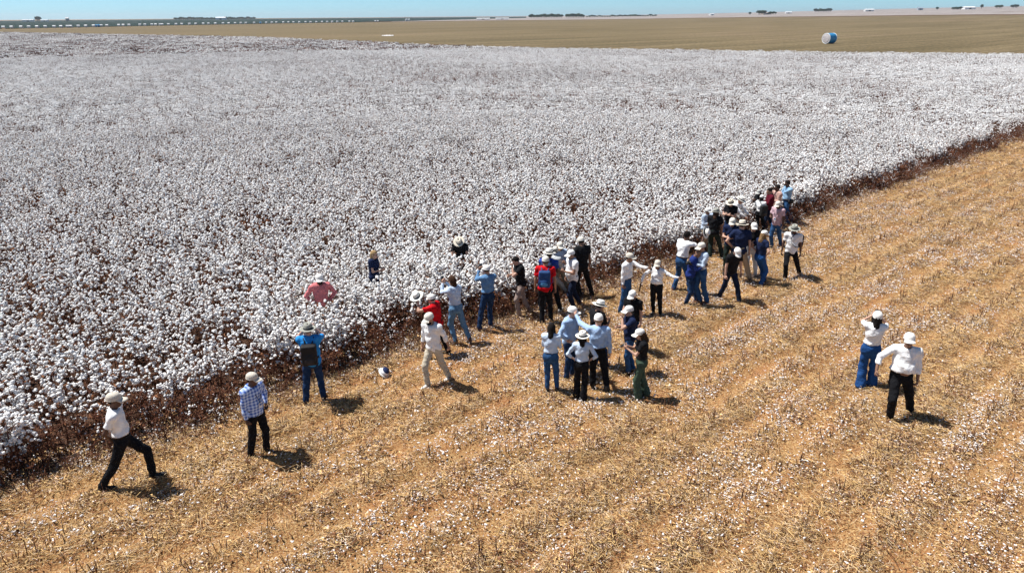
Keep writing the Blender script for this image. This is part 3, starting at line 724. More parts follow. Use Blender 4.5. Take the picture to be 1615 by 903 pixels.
    root.matrix_world = Matrix.Translation(g) @ Matrix.Rotation(R_(hd), 4, 'Z') @ Matrix.Scale(sc_, 4)
    tag(root, label, 'person', group or 'visitors at the edge of the cotton')
    sd = (hash_(key) % 97)*.7
    # --- trousers
    o = .013
    def trou(p):
        q = tor(p); dh = ell_(q, (0, .01, -.01), ((.166 if fem else .152)*(.6+.4*fw)+o, (.114 if fem else .104)*(.5+.5*fw)+o, .15))
        dh = smin(dh, ell_(q, (0, 0, .10), ((.128 if fem else .142)*fw+o, .098*fw+o, .09)), .04)
        dh = np.maximum(dh, q[:, 2]-.115)
        D2 = dh
        for i in (0, 1):
            if wide: a_, b_, c_ = .086, .068+.012*wide, .056+.042*wide
            else: a_, b_, c_ = .090*(.7+.3*fw), .069*(.7+.3*fw), .060*(.7+.3*fw)
            if fem and not wide: c_ = .050
            dl = smin(cap_(p, Hj[i]-[0, 0, .02], Kn[i], a_, b_), cap_(p, Kn[i], An[i], b_, c_), .015)
            ax_ = (An[i]-Kn[i])/np.linalg.norm(An[i]-Kn[i]); dl = np.maximum(dl, (p-An[i])@ax_-(.045 if wide else .050))
            D2 = smin(D2, dl, .030 if wide < .8 else .07)
        return D2+folds(p, .0035, sd)
    lo = np.minimum(pts[4:10].min(0), pts[-1]-[.0, 0, 0])-[.25, .22, .0]; lo[2] = .0; hi = np.maximum(pts[6:12].max(0), pts[-1])+[.25, .22, .16]
    V, Fc = mesh_sdf(trou, lo, hi, vox); obj('trousers', mesh_from('trousers', V, Fc, cloth('pant_'+pants, PANT[pants], .25 if 'jeans' in pants else .12)), root)
    # --- shirt
    hem = .085 if tuck else -.085
    if blazer: hem = -.13
    so_ = .020 if tuck else .028
    if blazer: so_ = .036
    def shirt_(p):
        q = tor(p); d = torso(q, so_-.004, not tuck)
        if tuck: d = smin(d, ell_(q, (0, -.004, .11), ((.132 if fem else .148)*fw+so_, .104*fw+so_, .07)), .03)
        d = np.maximum(d, hem-q[:, 2])
        for i in (0, 1):
            ea = np.linalg.norm(E[i]-A[i]); up = (E[i]-A[i])/ea
            ds = cap_(p, A[i], E[i], .062*ar+(.004 if blazer else 0), .050*ar+(.006 if sl == 'short' else 0))
            if sl == 'short': ds = np.maximum(ds, (p-A[i])@up-.62*ea)
            else:
                fa = (Wr[i]-E[i]); fl_ = np.linalg.norm(fa); fa = fa/fl_; cut = .55 if sl == 'roll' else .93
                ds = smin(ds, np.maximum(cap_(p, E[i], Wr[i], .050*ar, .038*ar), (p-E[i])@fa-cut*fl_), .012)
            d = smin(d, ds, .030)
        nk = np.array(TW((0, -.035, .565), twist)); d = np.maximum(d, -(np.linalg.norm(p-nk, axis=1)-.072))
        return d+folds(p, .005 if not tuck or sl != 'short' else .004, sd+1)
    sub = np.array([*A, *E, *Wr, np.array(TW((0, 0, hem))), np.array(nb_)])
    V, Fc = mesh_sdf(shirt_, sub.min(0)-[.24, .22, .09], sub.max(0)+[.24, .22, .10], vox)
    sm = plaid_mat() if plaid else cloth('shirt_'+shirt, SHIRT[shirt])
    shn = 'blazer' if blazer else ('blouse' if fem and sl != 'short' else 'shirt')
    sh = obj(shn, mesh_from(shn, V, Fc, sm), root)
    # collar ring round the neck
    cb = MB(); cpts = []
    for k_ in range(13):
        an = math.pi*2*k_/12; cpts.append(TW((math.sin(an)*.064, math.cos(an)*.060-.004, .518+.016*math.cos(an)), twist))
    cb.tube(cpts, .0115, 6); cb.build('collar', sm, sh)
    if sl == 'long' or tuck:
        bb = MB(); bp = []
    if tuck and not fem:
        bl = MB(); rx, ry = .146*fw+.021, .100*fw+.022
        bl.tube([TW((math.sin(a_)*rx, math.cos(a_)*ry-.004, .100)) for a_ in np.linspace(0, 2*math.pi, 25)], .013, 6, 0, 1.0)
        bl.build('belt', mat('belt_brown', (.045, .022, .014), .5, .1, 10), root)
    # --- shoes
    for i in (0, 1):
        s2 = obj('shoe', shoe_me('boot' if boot else 'low', shoes), root)
        dirz = (-.12, .12)[i]
        s2.matrix_local = Matrix.Translation(Vector((ank[i].x, ank[i].y-.012, max(ank[i].z-.078, -.004)))) @ Matrix.Rotation(dirz, 4, 'Z')
    # --- hair
    HM4 = Matrix.Translation(hc) @ Hm.to_4x4(); hm_ = hair_mat(hair)
    if hairstyle != 'bald':
        def hs(p):
            d = ell_(p, (0, .010, .034), (.084, .102, .097)); d = np.maximum(d, -(p[:, 2]+.035)) if hairstyle in ('short', 'pony') else np.maximum(d, -(p[:, 2]+.07))
            d = np.maximum(d, -np.maximum(p[:, 1]+.030+.5*np.maximum(p[:, 2]-.03, 0)*0, p[:, 2]-.062)*1.0) if True else d
            d = np.maximum(d, -np.maximum(np.maximum(p[:, 1]+.0, -.0-p[:, 1]-.2), p[:, 2]-.025)) if hairstyle in ('short',) else d
            if hairstyle in ('long', 'curly'):
                w2 = .078 if hairstyle == 'curly' else .066
                d = smin(d, cap_(p, (0, .055, 0), (0, .085, -.17), w2, w2*.95), .03); d = smin(d, cap_(p, (0, .085, -.17), (0, .085, -.30), w2*.95, .035), .03)
                for sx in (-1, 1): d = smin(d, cap_(p, (sx*.070, .015, .02), (sx*.078, .02, -.13), .022, .026), .02)
                if hairstyle == 'curly': d = d+.007*np.sin(p[:, 0]*90)*np.sin(p[:, 1]*80)*np.sin(p[:, 2]*85)*2
            if hairstyle == 'bob':
                d = smin(d, cap_(p, (0, .045, 0), (0, .055, -.10), .075, .070), .03)
            if hairstyle == 'pony':
                d = smin(d, cap_(p, (0, .10, .0), (0, .125, -.08), .026, .034), .02); d = smin(d, cap_(p, (0, .125, -.08), (0, .10, -.24), .034, .014), .02)
            return d+.003*np.sin(p[:, 0]*120+p[:, 2]*40)
        V, Fc = mesh_sdf(hs, (-.13, -.12, -.36), (.13, .19, .15), .014)
        ho = obj('hair', mesh_from('hair', V, Fc, hm_), root); ho.matrix_local = HM4
    if beard:
        def bf(p): return np.maximum(np.maximum(ell_(p, (0, -.026, -.058), (.063, .073, .066)), p[:, 2]+.038), p[:, 1]+.005)
        V, Fc = mesh_sdf(bf, (-.08, -.12, -.14), (.08, .03, -.02), .010); bo = obj('beard', mesh_from('beard', V, Fc, hm_), root); bo.matrix_local = HM4
    if hat:
        hme, part2, mm = wear(hat); isc = hat[0] == 'c'
        hb = obj('cap' if isc else 'hat', hme, root); hb.matrix_local = HM4 @ Matrix.Rotation(R_(-4 if isc else 3), 4, 'X') @ Matrix.Scale(1.035 if isc else 1.0, 4)
        obj('brim' if isc else 'hat_band', part2, hb)
    if glasses:
        gb = MB()
        for sx in (-1, 1): gb.ell((sx*.032, -.103, .012), (.025, .006, .018), 10, 6); gb.tube([(sx*.056, -.098, .016), (sx*.082, -.02, .014), (sx*.083, .015, .008)], .003, 4)
        gb.tube([(-.012, -.106, .016), (.012, -.106, .016)], .003, 4); go_ = gb.build('sunglasses', mat('sunglass_black', (.01, .01, .012), .15, .1, 5, .6), root); go_.matrix_local = HM4
    if lany:
        lb = MB(); fy = -(chest[1]+.036); sw2 = .062
        lb.tube([TW((.0, .062, .525), twist), TW((-sw2, .0, .535), twist), TW((-.058, -.075, .47), twist), TW((-.045, fy, .36), twist), TW((0, fy-.006, .20), twist), TW((.045, fy, .36), twist), TW((.058, -.075, .47), twist), TW((sw2, .0, .535), twist), TW((0, .062, .525), twist)], .006, 4)
        lo_ = lb.build('lanyard', mat('lanyard_navy', (.01, .02, .06), .8, .1, 5), root)
        bd = MB(); bd.box((0, fy-.012, .165), (.075, .008, .10), 0); bd.box((0, fy-.0175, .180), (.055, .003, .035), 1)
        M4 = Matrix.Translation(pel) @ (Tm @ Matrix.Rotation(R_(twist), 3, 'Z')).to_4x4(); b_ = bd.build('badge', [mat('badge_white', (.75, .76, .78), .5, .05, 5), mat('badge_blue', (.05, .12, .35), .5, .05, 5)], lo_, False); b_.matrix_local = M4
    info = dict(root=root, wri=wri, elb=elb, TW=TW, chest=chest, pel=pel, Tm=Tm, hc=hc, tw=twist, sc=sc_, M=root.matrix_world.copy()); PLACED[key] = info
    return info
def hash_(s): return sum((i+3)*ord(c) for i, c in enumerate(s))
def world_obj(me_b, name, mats, inf, label, cat, group=None):
    """a thing carried by a person: its own top-level object standing in the world"""
    V = [inf['M'] @ Vector(v) for v in me_b.V]; c = sum(V, Vector())/len(V); c.z = min(v.z for v in V)
    o = obj(name, mesh_from(name, [v-c for v in V], me_b.F, mats, me_b.M, True)); o.location = c
    return tag(o, label, cat, group), c
def phone(key, label, which=None, up=True):
    inf = PLACED[key]; W = inf['wri']; E_ = inf['elb']
    tip = [W[i]+(W[i]-E_[i]).normalized()*.09 for i in (0, 1)]
    p = (tip[0]+tip[1])/2 if which is None else tip[which]
    mb = MB(); M4 = Matrix.Translation(p) @ Matrix.Rotation(R_(0 if up else -55), 4, 'X')
    mb.box((0, 0, .0), (.080, .010, .155), 0, M4); mb.box((0, .006, .0), (.070, .003, .142), 1, M4)
    world_obj(mb, 'phone', [mat('phone_case', (.015, .015, .017), .4, .1, 5, .5), mat('phone_glass', (.02, .025, .03), .1, .1, 5, .6)], inf, label, 'phone', 'phones held up for pictures')
def backpack(key, label, colr, dz=0, small=1.0, pocketc=None, side=0):
    inf = PLACED[key]; TW = inf['TW']; tw = inf['tw']; cy = inf['chest'][1]+.032
    def f(p):
        q = np.abs(p-np.array([0, cy+.085, .30+dz]))-np.array([.115, .050, .180])*small
        d = np.linalg.norm(np.maximum(q, 0), axis=1)+np.minimum(q.max(1), 0)-.035
        d2 = ell_(p, (0, cy+.155, .22+dz), (.115*small, .045, .105*small)); return smin(d, d2, .02)+.003*np.sin(p[:, 2]*45)
    V, Fc = mesh_sdf(f, (-.17, cy-.03, .03+dz), (.17, cy+.25, .58+dz), .018)
    T4 = Matrix.Translation(inf['pel']) @ inf['Tm'].to_4x4() @ Matrix.Rotation(R_(tw+side), 4, 'Z')
    m1 = mat('bag_'+label[:14], colr, .7, .2, 10, .3, .3, 30)
    e = bpy.data.objects.new('backpack', None); link(e)
    base = inf['M'] @ (T4 @ Vector((0, cy+.08, .10+dz))); e.location = base; tag(e, label, 'backpack', 'backpacks worn by visitors')
    Mw = inf['M'] @ T4; off = Matrix.Translation(-base)
    def put(mbb, nm, mm):
        VV = [off @ (Mw @ Vector(v)) for v in mbb.V]; o = obj(nm, mesh_from(nm, VV, mbb.F, mm, mbb.M), e); return o
    b = MB(); b.add(V, Fc, 0); put(b, 'bag', m1)
    pk = MB(); pk.ell((0, cy+.178, .20+dz), (.095*small, .030, .075*small), 12, 8); put(pk, 'pocket', mat('bagp_'+label[:14], pocketc or tuple(min(1, c*1.8+.01) for c in colr), .7, .2, 10))
    for sx in (-1, 1):
        s_ = MB(); x = sx*.095
        s_.tube([(x*.6, cy+.03, .47+dz), (x, .06, .535), (x*1.05, -.03, .545), (x*1.1, -cy-.005, .44), (x*1.35, -cy+.01, .28), (x*1.75, -.01, .16), (x*1.3, cy+.05, .13+dz)], .015, 6, 0, .6); put(s_, 'strap', m1)
    return e
def held_hat(key, i, label, kind='hw', tilt=(80, 0, 0)):
    inf = PLACED[key]; W = inf['wri'][i]; p = W+(W-inf['elb'][i]).normalized()*.12
    hme, band, mm = wear(kind); e = obj('hat', hme); e.matrix_world = Matrix.Translation(inf['M'] @ p) @ Euler([R_(a) for a in tilt]).to_matrix().to_4x4()
    tag(e, label, 'hat', 'hats not worn'); obj('hat_band', band, e)
def camera_prop(key, i, label):
    inf = PLACED[key]; tip = (inf['wri'][0]+inf['wri'][1])/2+Vector((0, -.07, .02)) if i is None else inf['wri'][i]+Vector((0, -.05, -.02))
    mb = MB(); mb.box(tip, (.13, .06, .09)); mb.box(tip+Vector((0, 0, .055)), (.05, .05, .03))
    mb.tube([tip+Vector((0, -.02, 0)), tip+Vector((0, -.06, 0)), tip+Vector((0, -.11, 0))], [.036, .036, .040], 12)
    world_obj(mb, 'camera', [mat('camera_black', (.012, .012, .013), .5, .1, 5, .4)], inf, label, 'camera')

P = person
P('walker', [(169, 782), (243, 763)], (176, 630), 73, 'man in tan cap and white T-shirt striding with hands clasped behind his back', 'white', 'short', True, 'black', 0, 'ct', skin='d', arms=('behind', 'behind'), lean=-2, nod=6)
P('plaid', [(397, 729), (423, 721)], (395, 596), 42, 'man in blue and white plaid shirt with lanyard and badge', 'lightblue', 'long', False, 'black', 0, 'ct', skin='d', arms=('hang', 'pocket'), plaid=True, lany=True, yaw=20, fat=1.1)
P('pinkman', None, (502, 429), 5, 'man in salmon pink shirt and white cap standing hands on hips deep in the cotton', 'pink', 'long', False, 'khaki', 0, 'cw', skin='l', arms=('hip', 'hip'), fat=1.0, beard=True, hh=1.77, scl=1.0)
P('navywoman', None, (587, 398), 60, 'bareheaded woman in dark navy top standing alone behind the pink shirted man in the cotton', 'navy', 'short', False, 'dkjeans', hair='y', hairstyle='bob', skin='l', arms=('belly', 'belly'), fem=True, glasses=True, hh=1.58, scl=.95)
P('bpman', [(484, 643), (511, 634)], (485, 516), 172, 'man in bright blue T-shirt and grey hat carrying a black backpack, photographing the cotton', 'cyan', 'short', False, 'dkjeans', 0, 'hg', skin='l', arms=('camera', 'camera'), fat=1.15, nod=0)
P('redleft', [(677, 569), (709, 560)], (681, 467), -118, 'man in red polo shirt and white cap reaching a hat out over the cotton', 'red', 'short', False, 'black', 0, 'cw', skin='l', arms=('reach', ((.0, -.34, .14), (1, 0, -1))), lean=8, fat=1.15)
P('beigeman', [(683, 619), (708, 604)], (679, 498), -38, 'man in loose white shirt and beige trousers walking away from the red shirted man', 'white', 'roll', False, 'beige', 0, 'cc', skin='m', arms=('hang', 'swingb'), lean=3, nod=14, yaw=-10, shoes='w', beard=True)
P('bluewoman', [(722, 546), (741, 545)], (713, 442), -140, 'bareheaded brown haired woman in pale blue blouse and light jeans holding a phone up', 'paleblue', 'long', True, 'ltjeans', 0, None, 'b', 'bob', 'l', ('phone', 'phone'), fem=True, shoes='b', lean=5)
P('denimman', [(756, 528), (774, 522)], (769, 425), -155, 'man in denim shirt, dark jeans and white cap photographing with arms raised', 'denim', 'long', True, 'dkjeans', 0, 'cw', skin='m', arms=('phone', 'phone'), shoes='b')
P('hatcotton', None, (727, 374), -12, 'man in black shirt and pale hat bending over to pick cotton, alone inside the crop', 'black', 'short', False, 'dkjeans', 0, 'ht', skin='l', arms=('pick', 'pick'), lean=22, nod=24, fat=1.05, hh=1.54, scl=.97)
P('blackpolo', [(818, 505), (835, 499)], (817, 411), -70, 'bareheaded man in black polo and taupe trousers looking down with hand at his face', 'black', 'short', False, 'taupe', 0, None, 'k', 'short', 'l', ('belly', 'face'), lean=6, nod=26, shoes='t')
P('redright', [(855, 518), (868, 513)], (860, 412), 176, 'man in red T-shirt and beige cap wearing a blue backpack', 'red', 'short', False, 'black', 0, 'cc', skin='m', arms=('hang', 'hang'), shoes='t', fat=1.08)
P('royalman', [(873, 501), (882, 495)], (864, 396), 165, 'man in royal blue shirt and white banded hat just behind the red shirt', 'royal', 'short', False, 'black', 0, 'hw', skin='d', arms=('belly', 'belly'), shoes='w')
P('capback', [(889, 470), (896, 468)], (881, 382), 20, 'man in pale blue shirt and beige cap deepest in the group around the red shirt', 'paleblue', 'long', False, 'khaki', 0, 'cc', skin='m', arms=('pocket', 'belly'), nod=10)
P('bentgrey', [(884, 478), (898, 472)], (873, 395), 150, 'man in pale grey shirt and grey trousers leaning in towards the cotton plants', 'grey', 'roll', False, 'grey', 0, 'hw', skin='m', arms=('pick', 'reach'), lean=24, shoes='w', hh=1.6, fat=1.1)
P('whitepolo', [(905, 492), (917, 488)], (902, 396), -60, 'man in white polo, white cap and dark navy trousers with a hand at his belly', 'white', 'short', False, 'navy', 0, 'cw', skin='m', arms=('hang', 'belly'), fat=1.18, shoes='k', nod=10)
P('blacktall', [(921, 476), (933, 474)], (917, 380), -150, 'tall man all in black with pale cap, back turned, beside the white polo', 'black', 'short', False, 'black', 0, 'cc', skin='t', arms=('hang', 'hang'), nod=16, fat=1.08)
P('curlyblue', [(865, 626), (879, 624)], (869, 518), 170, 'bareheaded woman with long black hair in light blue blouse and blue jeans seen from behind', 'paleblue', 'roll', True, 'jeans', 0, None, 'k', 'long', 'l', ('belly', 'belly'), fem=True, shoes='k', fat=1.05)
P('bluecapman', [(893, 601), (902, 595)], (900, 484), 60, 'man in light blue shirt and white cap, hand on hip, facing the pointing man', 'lightblue', 'long', False, 'dkjeans', 0, 'cw', skin='l', arms=('hip', 'pocket'), fat=1.1, shoes='b', yaw=20)
P('hatblack', [(943, 588), (956, 585)], (942, 478), 130, 'man in dark shirt and white banded hat behind the pointing man', 'black', 'short', False, 'dkjeans', 0, 'hw', skin='m', arms=('belly', 'belly'), fat=1.15, nod=14)
P('pointer', [(940, 618), (957, 627)], (943, 501), 178, 'man in light blue dress shirt and white cap stretching his left arm out to point', 'lightblue', 'long', True, 'black', 0, 'cw', skin='l', arms=('hang', 'point'), boot=True, shoes='k', fat=1.05, hair='g')
P('hatwoman', [(909, 632), (920, 639)], (919, 528), 176, 'woman in white hat and pale blouse, hands on hips, in black flared trousers', 'paleblue', 'roll', True, 'black', .6, 'hw', 'k', 'long', 'l', ('hip', 'hip'), fem=True, nod=0)
P('beardblack', [(1001, 560), (1012, 562)], (998, 463), -28, 'bearded man in black polo and white cap standing behind the navy polo', 'black', 'short', False, 'dkjeans', 0, 'cw', 'b', 'short', 'l', ('belly', 'hang'), beard=True, nod=18, fat=1.1)
P('navypolo', [(991, 596), (999, 592)], (994, 488), -70, 'man in navy polo, blue jeans and white cap next to the woman in green trousers', 'navy', 'short', False, 'jeans', 0, 'cw', skin='l', arms=('belly', 'face'), glasses=True, shoes='k')
P('greenwoman', [(1006, 637), (1020, 631)], (1013, 525), -80, 'woman with long curly brown hair, black top and wide green trousers reading her phone', 'black', 'short', True, 'green', .9, 'cw', 'b', 'curly', 'l', ('read', 'read'), fem=True, nod=14)
P('micman', [(977, 501), (988, 500)], (991, 406), 62, "man in white shirt, tan cap and blue jeans holding a microphone out at arm's length", 'white', 'long', True, 'jeans', 0, 'ct', skin='t', arms=('hang', 'mic'), shoes='k', fat=1.1, yaw=15)
P('whitewoman', [(1034, 500), (1042, 504)], (1037, 414), -12, 'woman in white blouse, tan cap and black trousers stretching one arm out sideways', 'white', 'long', True, 'black', 0, 'ct', 'k', 'pony', 't', ('lowout', 'side'), fem=True, fat=1.2, glasses=True)
P('hatholder', [(1062, 465), (1086, 470)], (1082, 372), 138, 'bareheaded man in white T-shirt and jeans holding a hat up in the air', 'white', 'short', True, 'jeans', 0, None, 'k', 'short', 'd', ('up', 'hang'), lean=8, shoes='b')
P('blazerman', [(1081, 488), (1098, 484)], (1096, 401), 78, 'bald man in navy blue blazer with head bowed towards a camera', 'blazer', 'long', False, 'dkjeans', 0, None, 'k', 'bald', 't', ('read', 'read'), lean=7, nod=26, blazer=True)
P('cameragirl', [(1106, 487), (1113, 486)], (1108, 390), -55, 'woman in pale blue blouse, white cap and high waisted jeans holding a black camera', 'paleblue', 'long', True, 'jeans', .25, 'cc', 'b', 'pony', 'm', ('belly', 'belly'), fem=True, nod=12, shoes='b')
P('blackwalk', [(1133, 474), (1165, 483)], (1159, 391), 38, 'man all in black with white cap walking with head bowed', 'black', 'short', False, 'navy', 0, 'cw', skin='l', arms=('hang', 'hang'), lean=10, nod=34, shoes='b', yaw=-10)
P('navyfront', [(1146, 437), (1156, 436)], (1155, 349), -8, 'man in navy polo and white cap facing the camera beside the straw hatted navy polo', 'navy', 'short', False, 'dkgreen', 0, 'cc', skin='l', arms=('belly', 'belly'), nod=16, glasses=True)
P('navyback', [(1166, 451), (1179, 449)], (1170, 352), -172, 'man in navy polo and straw hat seen from behind, elbow out, in khaki trousers', 'navy', 'short', False, 'khaki', 0, 'ht', skin='l', arms=('hang', 'hip'), fat=1.15, shoes='b')
P('caprigirl', [(1181, 444), (1190, 442)], (1188, 355), 12, 'woman in black top, white trousers and white cap with a blue bag', 'black', 'roll', True, 'white', 0, 'cw', 'y', 'bob', 'l', ('belly', 'hang'), fem=True, nod=10, shoes='t')
P('navygirl', [(1199, 456), (1208, 451)], (1203, 368), 140, 'fair haired woman in navy T-shirt, blue jeans and white cap, hand on hip', 'navy', 'short', True, 'blue', .2, 'cw', 'g', 'curly', 'l', ('hip', 'hip'), fem=True, fat=1.08)
P('whitetee', [(1244, 446), (1259, 438)], (1252, 357), 2, 'man in white T-shirt, pale hat and white sneakers at the right of the crowd', 'white', 'short', False, 'black', 0, 'hg', skin='d', arms=('hang', 'hang'), shoes='w', fat=1.02)
P('greenback', [(1128, 413), (1138, 411)], (1128, 334), 172, 'person in black top and long dark green trousers with pale hat, back turned', 'black', 'short', False, 'dkgreen', .5, 'hg', 'b', 'long', 't', ('hang', 'belly'), fat=1.05)
P('skyshirt', [(1111, 402), (1121, 400)], (1113, 336), 60, 'man in pale blue shirt and khaki trousers just behind the held up hat', 'paleblue', 'roll', False, 'khaki', 0, 'cw', skin='t', arms=('belly', 'up'), yaw=10)
P('hatfold', [(1150, 392), (1160, 391)], (1153, 318), -25, 'man in black shirt and banded pale hat with folded arms behind the navy polos', 'black', 'short', False, 'dkjeans', 0, 'ht', skin='l', arms=('fold', 'fold'), fat=1.15, nod=18)
P('bendwhite', [(1160, 377), (1172, 374)], (1163, 308), 70, 'man in bright white shirt and wide white hat bending over the cotton plants', 'white', 'long', False, 'beige', 0, 'hw', skin='m', arms=('reach', 'reach'), lean=26, nod=10, fat=1.15)
P('darkcap', [(1194, 362), (1203, 361)], (1198, 301), -35, 'dark haired person in black top and grey cap at the cotton behind the white blouse', 'black', 'short', False, 'black', 0, 'cg', 'k', 'bob', 'd', ('read', 'read'), fem=True, nod=16)
P('whiteback', [(1197, 374), (1206, 373)], (1200, 316), 158, 'woman in white top and white cap with a black bag over her shoulder', 'white', 'short', True, 'black', .3, 'cw', 'k', 'bob', 'd', ('belly', 'belly'), fem=True, fat=1.08)
P('maroon', [(1209, 370), (1219, 368)], (1216, 299), -70, 'bareheaded dark haired man in maroon long sleeved shirt', 'maroon', 'long', False, 'navy', 0, None, 'k', 'short', 'm', ('belly', 'read'), fat=1.12, nod=16)
P('tanshirt', [(1226, 364), (1234, 362)], (1227, 294), -60, 'bareheaded dark haired man in tan pink shirt between the maroon shirt and the denim shirt', 'tan', 'roll', False, 'navy', 0, None, 'k', 'short', 'd', ('camera', 'belly'), nod=8)
P('denimfar', [(1242, 357), (1250, 355)], (1243, 287), -55, 'bareheaded dark haired man in light denim shirt and jeans, hindmost at the crop edge', 'ltdenim', 'long', True, 'jeans', 0, None, 'k', 'short', 'd', ('belly', 'camera'), fat=1.08, nod=10)
P('pinkplaid', [(1223, 395), (1231, 393)], (1228, 319), -28, 'man in pinkish short sleeved shirt with lanyard, badge and white cap, in jeans', 'pinkplaid', 'short', False, 'jeans', 0, 'cc', skin='d', arms=('belly', 'hang'), lany=True, nod=16)
P('phonegirl', [(1364, 616), (1373, 613)], (1383, 492), 188, 'woman in white T-shirt and wide blue trousers filming with a raised phone', 'white', 'short', True, 'blue', 1.15, 'cw', 'k', 'long', 'l', ('camera', 'camera'), fem=True, nod=-4, lean=-4)
P('whitebig', [(1423, 668), (1431, 655)], (1435, 527), 12, 'stout man in white shirt and cap with black trousers, rightmost of all people', 'white', 'roll', True, 'black', 0, 'cw', skin='t', arms=('lowout', 'hang'), fat=1.25, glasses=True, shoes='b', nod=2, lean=-4)

backpack('bpman', 'black backpack worn over a bright blue T-shirt', (.012, .011, .012), -.06, 1.0)
backpack('redright', 'blue backpack on the back of the man in red', (.012, .05, .16), 0, .92, (.07, .22, .42))
backpack('royalman', 'dark blue backpack on the man in the banded hat behind the red shirt', (.01, .02, .07), 0, .9)
backpack('whiteback', 'black bag slung on the back of the woman in white top', (.012, .012, .013), -.12, 1.0, None, 60)
backpack('whitetee', 'dark navy bag hanging from the shoulder of the man in white T-shirt', (.012, .018, .04), 0, .8, None, -50)
phone('bpman', 'dark phone raised by the man in bright blue T-shirt')
phone('bluewoman', 'dark phone held out by the woman in pale blue blouse and light jeans')
phone('denimman', 'dark phone raised by the man in denim shirt')
phone('greenwoman', 'phone held low by the woman in green trousers', None, False)
phone('phonegirl', 'dark phone raised above the head of the woman in wide blue trousers')
phone('tanshirt', 'phone in the raised hand of the man in tan pink shirt', 0)
held_hat('redleft', 1, 'white hat held out over the cotton by the man in red polo', 'hw', (15, -20, 0))
held_hat('hatholder', 0, 'white hat with black band held up by the man in white T-shirt', 'hw', (60, 50, 30))
camera_prop('cameragirl', None, 'black camera held by the woman in high waisted jeans')
# bag of the woman in cropped trousers, microphone, and the hat dropped on the ground
inf = PLACED['caprigirl']; mb = MB(); c = inf['TW']((.20, -.06, -.02))
mb.ell(c, (.055, .13, .12), 14, 9, 0); world_obj(mb, 'handbag', [mat('bag_blue', (.015, .045, .14), .6, .2, 12)], inf, 'blue handbag beside the woman in white cropped trousers', 'handbag')
inf = PLACED['denimfar']; mb = MB(); c = inf['TW']((.20, .04, .04)); mb.ell(c, (.06, .12, .09), 14, 9, 0)
world_obj(mb, 'waist_bag', [mat('bag_black', (.015, .015, .017), .6, .2, 12)], inf, 'black bag at the hip of the man in light denim shirt', 'bag')
inf = PLACED['micman']; p = inf['wri'][1]+(inf['wri'][1]-inf['elb'][1]).normalized()*.10; mb = MB()
mb.tube([p+Vector((0, .02, -.07)), p+Vector((0, -.01, .05))], .013, 8); mb.ell(p+Vector((0, -.015, .075)), (.025, .025, .03), 10, 7)
world_obj(mb, 'microphone', [mat('mic_black', (.012, .012, .012), .5, .1, 5)], inf, 'black microphone held by the man in white shirt and jeans', 'microphone')
inf = PLACED['whitewoman']; p = inf['wri'][0]+(inf['wri'][0]-inf['elb'][0]).normalized()*.09; mb = MB()
mb.tube([p+Vector((-.01, .03, .06)), p+Vector((.0, -.05, -.14))], [.016, .018], 8); mb.tube([p+Vector((-.01, .03, .06)), p+Vector((-.012, .04, .16))], [.006, .004], 6)
world_obj(mb, 'radio', [mat('mic_black', (.012, .012, .012), .5, .1, 5)], inf, 'black handheld radio in the lowered hand of the woman in white blouse', 'radio')
g = gnd(607, 598)
mb = MB(); mb.lathe([(1, -.01), (1.0, .03), (.95, .065), (.75, .095), (.4, .108), (.001, .112)], 20, .09, .106, 0, (0, 0, 0))
h_ = mb.build('hat', mat('hat_navy', (.015, .025, .08), .8, .15, 14)); h_.matrix_world = Matrix.Translation(g+Vector((-.01, .05, .15))) @ Euler((R_(12), R_(38), R_(10))).to_matrix().to_4x4() @ Matrix.Scale(1.0, 4)
tag(h_, 'navy and white hat lying tilted on the stubble near the beige trousers', 'hat', 'hats not worn')
mb = MB(); mb.lathe([(1.0, .0), (1.5, -.01), (1.53, -.016), (1.48, -.02), (.98, -.012)], 26, .09, .104); mb.build('brim', mat('cap_w', (.8, .78, .74)), h_)
mb = MB(); mb.lathe([(1.02, .012), (1.02, .03), (.97, .066), (.90, .067), (.97, .012)], 20, .091, .107); mb.build('panel', mat('panel_white', (.8, .8, .82), .7, .05, 9), h_)
g = PLACED


# ================================================================== FAR THINGS
M_wrap = {'w': mat('wrap_white', (.74, .76, .76), .5, .06, 3, .3), 'b': mat('wrap_blue', (.04, .26, .52), .35, .3, 3, .4, .5, 8)}
M_lintend = mat('module_lint', (.52, .48, .48), .95, .25, 2.5, .05, .9, 9); M_edge = mat('wrap_edge', (.80, .82, .84), .5, .05, 3)
def module_meshes(tone):
    b = MB(); n = 28; r = 1.15; L = 1.2
    b.lathe([(r, -L), (r*1.004, -L*.6), (r*.992, -.25), (r*1.006, .1), (r*.995, L*.6), (r, L)], n)
    e = MB()
    for s in (-1, 1): e.lathe([(.001, s*(L+.06)), (.35, s*(L+.05)), (.75, s*(L+.055)), (.95, s*(L+.02)), (1.03, s*(L-.05))], n)
    g = MB()
    for s in (-1, 1): g.lathe([(1.03, s*(L-.03)), (1.06, s*(L+.03)), (1.15, s*(L+.02)), (1.172, s*(L-.02)), (1.17, s*(L-.16)), (1.14, s*(L-.16))], n)
    return b.mesh('wrap', M_wrap[tone]), e.mesh('lint_end', M_lintend), g.mesh('wrap_edge', M_edge)
MOD = {t: module_meshes(t) for t in 'wb'}
def module(g, yaw, label, tone='w', s=1.0, group=None):
    e = bpy.data.objects.new('cotton_module', None); link(e); e.location = (g.x, g.y, g.z+.12); e.scale = (s, s, s); e.rotation_euler = (0, 0, yaw)
    for nm, me in zip(('wrap', 'lint_end', 'wrap_edge'), MOD[tone]):
        o = obj(nm, me, e); o.matrix_local = Matrix.Translation((0, 0, 1.12)) @ Matrix.Rotation(R_(90), 4, 'Y')
    tag(e, label, 'cotton bale', group); return e
